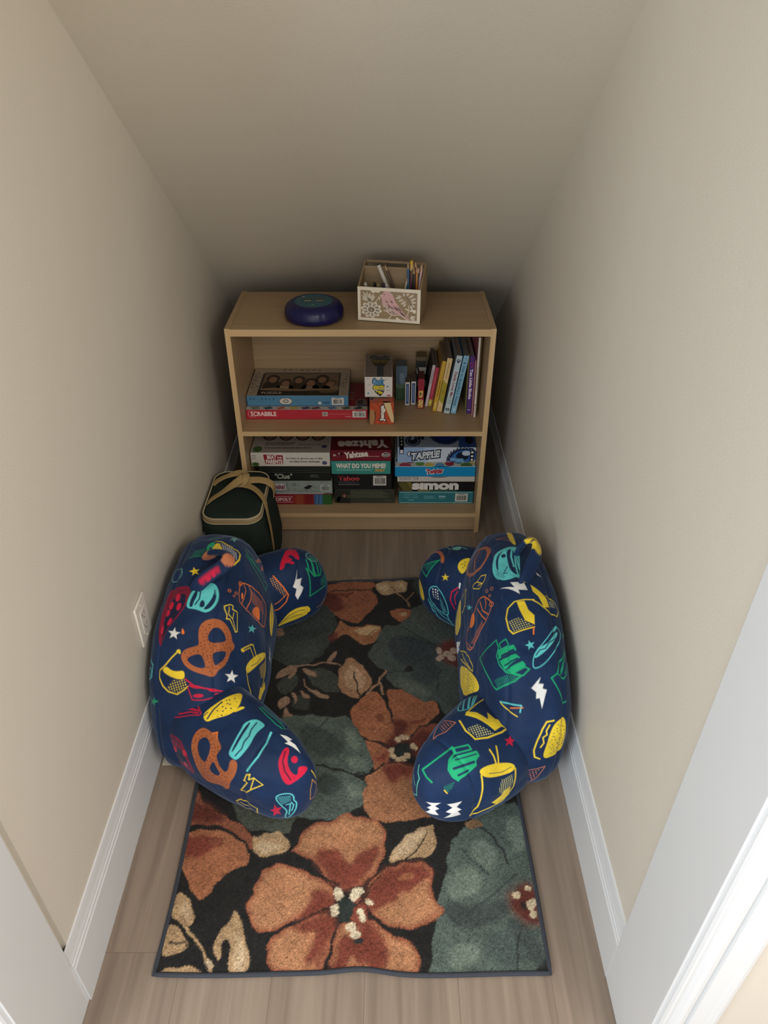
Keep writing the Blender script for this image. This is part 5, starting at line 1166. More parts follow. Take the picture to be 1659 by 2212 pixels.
MO['right'][0] = [
 ((0.2940,1.2058,0.3574), (0.815,-0.288,0.502), (0.000,0.867,0.498), 0.065, [('s',[(-295,616),(-1026,373),(-492,-467),(-392,-559),(160,-449),(326,-335)],34,c2),('s',[(-295,616),(-225,404),(-303,214),(-228,-12),(-43,-217),(282,-334)],31,c2),('c',[(-198,493),(-17,588),(67,426),(-142,341)],31,c2),('f',[(-247,352),(196,408),(261,278),(-246,118)],0,c2),('f',[(-222,76),(236,185),(330,91),(-72,-151)],0,c2),('f',[(-47,-172),(384,2),(437,-83),(407,-153),(140,-290)],0,c2),('c',[(136,-266),(420,-139),(503,-195),(357,-338)],31,c2),('s',[(-134,185),(186,281)],55,c0),('s',[(-63,-52),(267,68)],41,c0),('d',[(-446,-326),(-20,-276),(268,-344),(153,-444),(-365,-513)],52,c2)]),
 ((0.2601,1.4087,0.3477), (0.377,-0.059,0.924), (0.000,0.998,0.063), 0.038, [('C',[(72,350),(297,50),(430,-229),(364,-431),(55,-559),(-542,-605),(-1063,-565),(-1380,-248),(-1601,199),(-1251,232),(-606,295),(-319,425)],33,c26),('F',[(-911,361),(-683,427),(-561,275),(-662,50),(-894,64),(-1036,230)],0,c26),('s',[(-104,296),(-40,-65),(237,-468)],33,c26),('s',[(-325,256),(-131,-161),(68,-484)],33,c26),('s',[(185,136),(186,-43),(111,-147)],30,c26),('s',[(-1386,4),(-1203,-306),(-1002,-522)],22,c26),('d',[(-85,-371),(-95,-602),(-785,-584),(-1087,-313),(-496,-347)],48,c26),('c',[(370,253),(356,235),(326,244),(292,272),(266,316),(259,349),(278,365),(312,352),(347,321),(366,285)],19,c19),('c',[(575,161),(561,140),(527,149),(496,177),(468,221),(462,259),(479,278),(511,270),(546,239),(571,198)],19,c19),('c',[(430,36),(417,23),(390,33),(363,58),(347,85),(344,112),(358,123),(380,117),(407,94),(425,62)],19,c19),('c',[(490,-318),(470,-348),(420,-337),(370,-292),(323,-221),(306,-159),(332,-135),(384,-153),(440,-201),(480,-262)],22,c26)]),
 ((0.3260,1.4989,0.4229), (0.971,0.018,0.239), (-0.000,0.997,-0.073), 0.021, [('F',[(425,713),(186,769),(-56,621),(-224,507),(-349,335),(-430,-81),(-403,-401),(-248,-706),(-30,-719),(149,-624),(216,-763)],0,c7),('F',[(15,577),(-229,349),(-322,9),(-279,-298),(-236,78),(-161,334)],0,c0),('F',[(42,498),(14,-20),(23,-398),(187,-606),(165,-357),(204,97),(247,494),(195,646)],0,c0),('F',[(263,495),(357,645),(278,-183),(226,-630),(198,-416)],0,c0),('F',[(-133,320),(-2,388),(12,234),(-98,181)],0,c0),('s',[(217,645),(136,228),(142,-237)],45,c7),('s',[(353,570),(261,96),(264,-362)],34,c7),('d',[(-356,-69),(-277,-268),(-121,-606),(-227,-632),(-349,-313)],45,c0),('s',[(-22,-205),(-163,-463),(-61,-468)],26,c0)]),
 ((0.3302,1.3958,0.4281), (0.973,-0.003,0.230), (0.000,1.000,0.011), 0.02, [('f',[(-362,95),(-180,49),(-3,-13),(-87,208),(164,182),(252,118),(296,-141),(74,-108),(86,-255),(-60,-120),(-181,-16)],0,c25)]),
 ((0.3334,1.3038,0.4147), (0.983,-0.044,0.176), (0.000,0.970,0.244), 0.02, [('s',[(368,485),(135,498),(-109,451),(-294,273),(-365,8),(-332,-327),(-245,-463),(-39,-397),(278,-301)],32,c27),('f',[(-56,438),(132,460),(199,181),(321,29),(293,-240),(79,-117),(-10,189)],0,c27),('d',[(-320,-95),(-55,-29),(237,-255),(30,-370),(-247,-418)],60,c21)]),
 ((0.3999,1.3493,0.4199), (0.911,0.071,-0.406), (0.000,0.985,0.173), 0.021, [('f',[(-290,532),(-148,342),(-4,124),(57,-165),(-96,-200),(-184,122),(-289,295)],0,c27),('s',[(28,190),(294,81),(407,-104),(276,-343),(48,-323),(-96,-200)],29,c27),('s',[(-96,-200),(-217,-79),(-331,16)],32,c27),('d',[(48,102),(248,55),(249,-118),(94,-129)],50,c23)]),
 ((0.3866,1.2339,0.3892), (0.966,0.093,-0.243), (0.000,0.934,0.358), 0.023, [('C',[(-382,-363),(-293,-172),(-59,78),(159,364),(324,537),(480,423),(343,111),(73,-262),(-173,-530),(-393,-613)],21,c7),('F',[(-351,-304),(-233,-86),(7,23),(184,261),(344,414),(305,269),(37,-67),(-185,-270),(-341,-363)],0,c7),('s',[(-303,-276),(-207,-146),(-76,-111),(25,36),(179,148)],24,c0),('s',[(215,385),(319,514)],62,c7)]),
 ((0.3597,1.1359,0.3393), (0.999,-0.027,0.032), (0.000,0.758,0.653), 0.02, [('f',[(27,320),(-200,74),(-92,-17),(-102,-161),(-19,-150),(25,-381),(96,-127),(151,37),(55,65),(87,168),(-28,173)],0,c25)]),
 ((0.4148,1.1778,0.3497), (0.797,0.338,-0.500), (0.000,0.829,0.559), 0.025, [('s',[(-317,-105),(-3,-655),(116,-592)],28,c2),('s',[(-317,-105),(-178,7),(-86,250),(353,636),(360,696)],28,c2),('s',[(-57,-2),(56,260),(310,557)],38,c2),('s',[(-177,0),(12,-103),(204,82)],28,c2),('s',[(76,33),(319,295)],31,c2)]),
 ((0.3826,1.0794,0.2438), (0.978,0.195,-0.074), (0.000,0.355,0.935), 0.026, [('F',[(407,517),(99,427),(-28,173),(-75,-128),(-150,-523),(107,-482),(411,-385),(456,-148)],0,c27),('s',[(71,470),(-101,448),(-197,275),(-293,-15),(-352,-292),(-325,-464),(-201,-520)],35,c27),('s',[(-32,374),(-106,241),(-91,138),(-176,64),(-145,-86),(-208,-205)],31,c27),('j',[(134,390),(372,407),(416,-210),(26,-418),(-18,-51)],90,c0)]),
 ((0.2213,1.3354,0.1824), (-0.022,1.000,0.004), (-0.185,0.000,-0.983), 0.02, [('F',[(863,653),(194,-12),(-533,-529),(-942,-637),(-1049,-501),(-756,-85),(-468,408),(1,632),(510,752)],0,c27),('s',[(1224,456),(851,88),(179,-379),(-270,-552),(-401,-495),(54,-179),(1002,550)],31,c27),('s',[(1058,381),(512,87),(-152,-365)],27,c27),('j',[(408,366),(-179,-232),(-839,-515),(-862,-273),(-406,382)],115,c0)]),
 ((0.2635,1.5985,0.3490), (0.537,0.241,0.808), (-0.000,0.958,-0.286), 0.023, [('S',[(356,127),(489,-41),(470,-367),(335,-645),(-4,-618),(-399,-203),(-599,376),(-535,791),(-97,592),(205,306),(356,127)],100,c15),('s',[(-471,-2),(-581,-160)],56,c15),('s',[(211,128),(-25,38),(-190,-243)],72,c15),('j',[(-485,681),(157,554),(511,-93),(355,-739),(-544,72)],96,c9)]),
 ((0.2564,1.5001,0.3537), (0.395,-0.064,0.917), (0.000,0.998,0.070), 0.02, [('c',[(-372,229),(-79,97),(164,110),(342,-2),(254,-150),(7,-236),(-339,88)],23,c27),('s',[(-79,97),(162,-174),(-60,-59)],23,c27)]),
 ((0.2224,1.5650,0.1883), (0.008,1.000,-0.001), (-0.152,-0.000,-0.988), 0.02, [('F',[(-137,823),(335,718),(454,34),(362,-163),(-320,82),(-371,598)],0,c27),('s',[(-39,-866),(-377,-570),(-204,-136)],37,c27),('s',[(314,-207),(-21,-882)],25,c27),('s',[(276,97),(-271,471)],21,c0)]),
 ((0.2149,1.4976,0.1116), (-0.024,1.000,0.001), (-0.036,0.000,-0.999), 0.02, [('f',[(308,102),(-158,-380),(-30,1),(-210,-131),(90,408)],0,c25)]),
 ((0.4331,1.4421,0.4015), (0.547,-0.030,-0.837), (-0.000,0.999,-0.036), 0.02, [('s',[(-101,626),(248,609),(308,92),(145,-494)],52,c13),('s',[(-89,428),(-6,-91),(50,-470)],15,c0)]),
 ((0.3458,1.2301,0.3934), (1.000,-0.004,0.012), (0.000,0.937,0.349), 0.02, [('f',[(-22,122),(22,52),(106,75),(50,0),(86,-78),(9,-52),(-51,-122),(-44,-31),(-119,2),(-36,32)],0,c7)]),
 ((0.2347,1.4936,0.2696), (-0.041,0.999,0.009), (-0.207,0.000,-0.978), 0.02, [('f',[(41,-74),(-32,-63),(-222,-224),(-90,-61),(-159,-46),(-21,29),(108,181),(78,80),(232,160),(64,17)],0,c7)]),
 ((0.3461,1.6333,0.4010), (0.999,0.018,0.052), (-0.000,0.948,-0.318), 0.02, [('F',[(81,753),(215,789),(186,33),(168,-530),(81,-450),(20,-69)],0,c27),('s',[(-330,-67),(-148,-1),(17,65)],20,c19),('s',[(-313,-42),(-58,-171),(81,-309)],20,c19)]),
 ((0.3582,1.2649,0.4070), (1.000,0.002,-0.005), (0.000,0.939,0.344), 0.02, [('s',[(14,95),(-14,-95)],35,c26)]),
 ((0.4360,1.2818,0.3721), (0.469,0.335,-0.817), (0.000,0.925,0.379), 0.02, [('f',[(260,202),(314,164),(567,256),(345,133),(378,85),(103,13),(-62,-81),(2,2),(-102,3),(59,63)],0,c2)]),
 ((0.3968,1.4432,0.4299), (0.959,-0.010,-0.282), (0.000,0.999,-0.036), 0.02, [('f',[(-36,100),(74,-83),(-38,-17)],0,c25)]),
 ((0.2970,1.1233,0.2991), (0.808,-0.425,0.408), (0.000,0.693,0.721), 0.02, [('s',[(-315,107),(-32,77),(241,54),(205,-96)],31,c7),('s',[(-309,89),(-163,-30),(136,-194)],24,c27),('s',[(-33,-16),(270,9)],24,c26)]),
 ((0.3562,1.0544,0.1482), (0.998,0.063,0.003), (-0.000,-0.042,0.999), 0.02, [('c',[(-180,126),(209,259),(67,-155),(-120,-580)],21,c19),('d',[(-140,68),(90,175),(-45,-473)],79,c19)]),
]
MO['right'][1] = [
 ((0.2490,1.1224,0.2496), (0.990,-0.013,-0.144), (0.000,0.996,-0.089), 0.028, [('s',[(-705,7),(-602,-317),(-398,-558),(-102,-499),(245,-322),(479,-104),(700,265),(918,629),(678,707)],38,c27),('f',[(-515,294),(-290,230),(-53,-11),(-38,238),(113,27),(283,10),(634,76),(431,-197),(244,-178),(75,-318),(-79,-181),(-317,24),(-563,165)],0,c27),('s',[(-529,231),(-242,569),(122,916)],28,c27),('d',[(-581,-278),(-334,-147),(-103,-296),(70,-399),(-362,-503)],59,c24),('d',[(182,119),(523,532),(796,474),(587,72),(327,61)],59,c24)]),
 ((0.1621,1.0121,0.2282), (0.994,-0.070,0.089), (0.000,0.785,0.619), 0.024, [('s',[(-74,430),(-763,-54),(-678,-205),(-551,-321)],37,c2),('s',[(-74,430),(-22,307),(-141,162),(-164,-46),(-74,-194),(47,-271)],47,c2),('c',[(-42,412),(291,485),(356,388),(4,303)],34,c2),('f',[(-123,161),(28,248),(475,364),(540,257),(455,143),(470,42),(220,-165),(54,-271),(-92,-164),(-144,-16)],0,c2),('s',[(-3,163),(460,287)],30,c0),('s',[(-45,-21),(405,120)],57,c0),('s',[(52,-163),(272,-60)],47,c0),('d',[(-294,-406),(-34,-307),(-101,-454),(-226,-542)],47,c2),('s',[(-272,-487),(-213,-553)],24,c27)]),
 ((0.2594,1.0134,0.1759), (0.901,0.405,-0.152), (0.000,0.351,0.936), 0.039, [('s',[(-137,762),(-90,648),(-72,441)],38,c27),('s',[(44,794),(-32,407)],35,c27),('F',[(-515,450),(-302,510),(0,501),(302,430),(453,307),(368,197),(45,203),(-326,238),(-491,343)],0,c27),('s',[(-285,335),(48,285),(315,324)],17,c0),('s',[(-477,327),(-438,-42),(-416,-641),(-527,-908)],38,c27),('s',[(435,250),(473,-299),(257,-703),(-246,-839),(-520,-932)],42,c27),('f',[(-65,-605),(171,-418),(166,-286),(371,-227),(404,-523),(114,-739)],0,c27),('d',[(32,94),(370,131),(405,-169),(167,-436),(-2,-211)],55,c24)]),
 ((0.2909,1.0738,0.2404), (0.927,0.137,-0.350), (0.000,0.931,0.364), 0.02, [('f',[(33,138),(47,47),(160,47),(56,-18),(69,-108),(-15,-58),(-113,-112),(-68,-20),(-136,39),(-31,45)],0,c20)]),
 ((0.1118,0.9745,0.1307), (0.949,-0.316,-0.011), (0.000,-0.036,0.999), 0.02, [('f',[(-166,157),(166,259),(44,119),(145,43),(54,-49),(147,-237),(-184,-319),(-45,-52),(-134,-31),(-28,110)],0,c25)]),
 ((0.1600,0.9716,0.1273), (0.993,0.121,0.004), (0.000,-0.036,0.999), 0.02, [('f',[(-169,254),(170,300),(54,129),(177,-22),(85,-59),(178,-233),(-208,-339),(-54,-121),(-190,-30),(-43,121)],0,c25)]),
 ((0.1422,1.1184,0.2350), (0.867,0.179,0.465), (0.000,0.933,-0.359), 0.02, [('c',[(-324,-239),(-125,276),(37,220),(297,-43),(23,-241)],24,c19),('d',[(-128,121),(33,155),(229,-43),(-42,-205)],69,c19)]),
 ((0.2008,1.1784,0.2383), (0.961,0.127,0.245), (-0.000,0.888,-0.459), 0.02, [('C',[(-259,-103),(-97,430),(94,771),(373,598),(128,-176),(-159,-223)],28,c7),('s',[(-3,467),(-110,-169)],32,c7),('s',[(191,659),(24,-147)],43,c7),('s',[(256,411),(123,-60)],25,c7)]),
 ((0.0748,1.0171,0.1715), (0.429,-0.702,0.568), (0.000,0.629,0.777), 0.02, [('s',[(94,376),(131,221),(197,106),(-54,-347),(-311,-370)],28,c6),('s',[(-62,108),(5,-95)],24,c6)]),
]
MO['right'][2] = [
 ((0.2226,1.6314,0.2290), (0.883,-0.414,0.219), (0.000,0.468,0.884), 0.02, [('f',[(-14,95),(40,76),(5,-96),(-31,-76)],0,c25)]),
 ((0.1696,1.6567,0.1273), (0.789,-0.606,-0.097), (0.000,-0.157,0.988), 0.024, [('C',[(-454,363),(-347,631),(-86,680),(204,421),(366,-36),(321,-222),(8,-192),(-274,7)],30,c7),('d',[(-357,541),(-97,614),(25,310),(-181,204)],95,c25),('d',[(-2,466),(311,-76),(165,-190),(42,129)],52,c7),('s',[(-409,42),(-195,-456),(199,-694),(520,-704)],35,c7),('s',[(-237,-100),(120,-340),(450,-441)],30,c7),('s',[(-325,-21),(51,-684),(385,-771)],26,c7),('s',[(318,-182),(520,-704)],30,c7)]),
 ((0.1823,1.6617,0.2355), (0.843,-0.462,0.277), (0.000,0.514,0.858), 0.02, [('f',[(-1,118),(34,43),(123,47),(52,-10),(78,-88),(1,-50),(-77,-102),(-51,-20),(-128,25),(-31,38)],0,c27)]),
 ((0.1634,1.7326,0.2565), (0.881,-0.010,0.473), (0.000,1.000,0.021), 0.021, [('S',[(-377,222),(-185,351),(58,203),(181,-131),(138,-294)],107,c15)]),
 ((0.1388,1.7151,0.2298), (0.607,-0.342,0.717), (0.000,0.903,0.430), 0.02, [('c',[(-405,147),(-158,-255),(427,89)],34,c2),('d',[(-205,80),(380,95),(-38,-156)],51,c2)]),
 ((0.1165,1.7125,0.1407), (0.381,-0.915,-0.133), (0.000,-0.144,0.990), 0.02, [('F',[(-224,344),(-1,254),(254,-67),(182,-360),(-11,-207),(-201,37)],0,c27)]),
 ((0.2234,1.7513,0.2738), (0.993,0.029,0.112), (0.000,0.967,-0.255), 0.02, [('s',[(-346,348),(-243,14),(40,101),(276,-83)],34,c10),('F',[(-163,112),(175,96),(57,-129),(-142,-110)],0,c10)]),
 ((0.2346,1.6740,0.2708), (0.988,-0.063,0.144), (-0.000,0.916,0.401), 0.02, [('F',[(-169,14),(-53,191),(241,287),(169,-7),(-32,-304),(-154,-139)],0,c27),('j',[(-99,52),(111,170),(58,-96),(-72,-167)],109,c0)]),
 ((0.2097,1.6263,0.1882), (0.856,-0.504,0.112), (-0.000,0.216,0.976), 0.02, [('s',[(75,331),(-94,168),(-134,-134),(2,-426)],38,c20),('s',[(97,233),(14,58),(41,-231)],25,c20)]),
]

NB, NA = (150, 430, 270), (280, 150, 150)
HL = ([(-.488, 1.405, .385), (-.478, 1.410, .418), (-.452, 1.430, .436), (-.420, 1.448, .448), (-.398, 1.470, .456), (-.412, 1.496, .462), (-.448, 1.512, .452), (-.470, 1.522, .425), (-.475, 1.535, .395)],
    [(-.4, -1, .2), (-.3, -.8, .5), (-.1, -.75, .65), (.1, -.6, .8), (.9, 0, .6), (.3, .5, .9), (-.2, .6, .8), (-.6, .6, .2)])
HR = ([(.352, 1.405, .405), (.361, 1.420, .435), (.379, 1.452, .455), (.399, 1.493, .470), (.397, 1.524, .478), (.379, 1.538, .470), (.365, 1.540, .446), (.356, 1.545, .410)],
    [(.5, -.8, .3), (.3, -.8, .5), (.3, -.75, .6), (.9, -.2, .5), (.2, .2, 1), (-.7, .5, .5), (-.9, .2, .1)])
SLM = (196, 120, 84); REDP = (200, 30, 66); YEL = (232, 202, 52)
MO['left'][3] = [((-.403, 1.470, .455), .020, SLM), ((-.465, 1.520, .440), .022, SLM), ((-.462, 1.418, .428), .010, REDP), ((-.450, 1.425, .436), .011, REDP), ((-.437, 1.432, .444), .010, REDP), ((-.425, 1.436, .450), .008, REDP)]
MO['right'][3] = [((.398, 1.500, .475), .020, YEL), ((.386, 1.530, .480), .018, YEL), ((.398, 1.512, .478), .006, (21, 43, 77)), ((.357, 1.416, .420), .012, YEL)]
# prints on the sides that face into the nook and away from the doorway
def loose(side, part, o, u, v, shapes):
    MO[side][part].insert(0, (o, u, v, -.035, shapes))
def star_s(cx, cy, r, c): return ('f', [(cx+(r if i % 2 == 0 else r*.42)*math.sin(i*PI/5), cy+(r if i % 2 == 0 else r*.42)*math.cos(i*PI/5)) for i in range(10)], 0, c)
def bolt_s(cx, cy, k, c): return ('f', [(cx+x*k, cy+y*k) for x, y in [(0, 5), (-2.4, .6), (-.2, .8), (-1, -1.6), (.6, -1.6), (.2, -5), (2.4, -1), (.6, -.8), (1.6, 1.6), (.2, 1.6)]], 0, c)
for side, fx, sg in (('left', -.31, 1), ('right', .18, -1)):
    U_, V_ = (0, sg*1.0, 0), (0, 0, 1.0)
    loose(side, 0, (fx, 1.43, .24), U_, V_, [star_s(-700, 250, 140, (230, 230, 226)), bolt_s(600, 500, 60, (232, 202, 52)), star_s(100, 700, 110, (96, 200, 200)),
        star_s(1350, 300, 120, (232, 122, 50))])
lp = build_pillow('left', 'navy backrest pillow with snack print against the left wall, two pretzels showing', HL, MO['left'])
build_pillow('right', 'navy backrest pillow with snack print against the right wall, green fries showing', HR, MO['right'])
# washing label sewn into the base seam of the left pillow, lying on the floor
tl = mat('care_label', (206, 198, 180), .7, .03, 60)
mb = MB(); mb.box(0, 0, 0, .055, .040, .0008, tl); mb.recalc = False
q = Print(mb, (0, .040, .0008), (.055, 0, 0), (0, -.040, 0), 55, 40); q.text('0', 14, 16, 20, 24, (40, 38, 36), .03)
t = mb.build('care_tag', lp, Vector((-.581, 1.180, .001))-lp.location, (0, 0, .06))
t['label'] = 'cream washing label'

# ------------------------------------------------------------ flowered rug
RX0, RX1, RY0, RY1, RH = -0.475, 0.341, 0.676, 1.913, 0.009
rug = thing('rug', 'dark floral rug with orange and teal blooms on the plank floor', 'rug', (RX0, RY0, 0))
def rug_edge(V):
    """the cut edges ripple a little"""
    x, y = V[:, 0], V[:, 1]; L_ = RY1-RY0; W_ = RX1-RX0
    V[:, 1] = y + (1-sstep(y, 0, .10))*(-.006*np.exp(-((x-.455)/.05)**2)*0 + .007*np.exp(-((x-.43)/.06)**2) - .002*np.sin(x*14)) + sstep(y, L_-.12, L_)*(.010*np.sin(x*11+1.2)+.004*np.sin(x*23))
    V[:, 0] = x + (1-sstep(x, 0, .08))*.004*np.sin(y*9) + sstep(x, W_-.08, W_)*.003*np.sin(y*7+1)
    V[:, 2] += .0055*np.exp(-((x-.43)/.07)**2)*(1-sstep(y, 0, .10)) + sstep(y, L_-.10, L_)*(.003+.003*np.sin(x*17+.6))
    return V
def make_rug(shapes):
    st = 0.0021; W_, L_ = RX1-RX0, RY1-RY0
    nx, ny = int(W_/st), int(L_/st)
    X_, Y_ = np.meshgrid(np.linspace(.004, W_-.004, nx+1), np.linspace(.004, L_-.004, ny+1), indexing='ij')
    r = np.random.default_rng(2)
    Z_ = RH-.0015 + r.normal(0, .00035, X_.shape)
    V = np.stack([X_.ravel(), Y_.ravel(), Z_.ravel()], 1)
    idx = np.arange(len(V)).reshape(nx+1, ny+1)
    F_ = np.stack([idx[:-1, :-1], idx[1:, :-1], idx[1:, 1:], idx[:-1, 1:]], -1).reshape(-1, 4)
    col = np.tile(np.array(S((36, 35, 33))), (len(V), 1))
    P = V[:, :2]*1000
    # tufted outlines are slightly ragged
    Q = P + np.stack([np.sin(P[:, 1]*.9+np.sin(P[:, 0]*.31)*2)+.8*np.sin(P[:, 1]*2.3), np.sin(P[:, 0]*.8+np.sin(P[:, 1]*.27)*2)+.8*np.sin(P[:, 0]*2.1)], 1)*.55 + r.normal(0, .7, P.shape)
    Q = Q + 2.2*np.stack([np.sin(P[:, 1]*.11+1.7*np.sin(P[:, 0]*.07)), np.sin(P[:, 0]*.13+1.7*np.sin(P[:, 1]*.08))], 1)
    paint(Q, col, shapes, 1.4)
    # yarn to yarn colour variation and long dye streaks of the weave
    lum = col@np.array([.25, .65, .10]); col = .88*(.84*col+.16*lum[:, None])
    tone = .10*np.sin(P[:, 0]*.09+2*np.sin(P[:, 1]*.06+.5))*np.sin(P[:, 1]*.11+2*np.sin(P[:, 0]*.05)) + .07*np.sin(P[:, 0]*.31+P[:, 1]*.05+np.sin(P[:, 1]*.23)*2); k = 1 + tone + r.normal(0, .24, len(V)); g = 1 + .10*np.sin(P[:, 0]*.045+np.sin(P[:, 1]*.02)*2)*np.sin(P[:, 1]*.05+1)
    col *= (k*g)[:, None]; np.clip(col, 0.002, 1, out=col)
    V = rug_edge(V)
    m = pattern_mat('woven_pile', 0.95, 0.15, 300, 0.14, 700, 0.0012)
    mesh_np('pile', V, F_, col, m, rug, smooth=True)
    # bound edge
    pts = []
    for i in range(60): pts.append((.002+(W_-.004)*i/60, .002, .0055))
    for i in range(80): pts.append((W_-.002, .002+(L_-.004)*i/80, .0055))
    for i in range(60): pts.append((W_-.002-(W_-.004)*i/60, L_-.002, .0055))
    for i in range(80): pts.append((.002, L_-.002-(L_-.004)*i/80, .0055))
    E_ = rug_edge(np.array(pts, float))
    mb = MB(); mb.tube([tuple(p) for p in E_], .0052, mat('rug_binding', (52, 56, 64), .9, .25, 500, .001, 900), 10, closed=True)
    mb.build('bound_edge', rug)
RUG = []
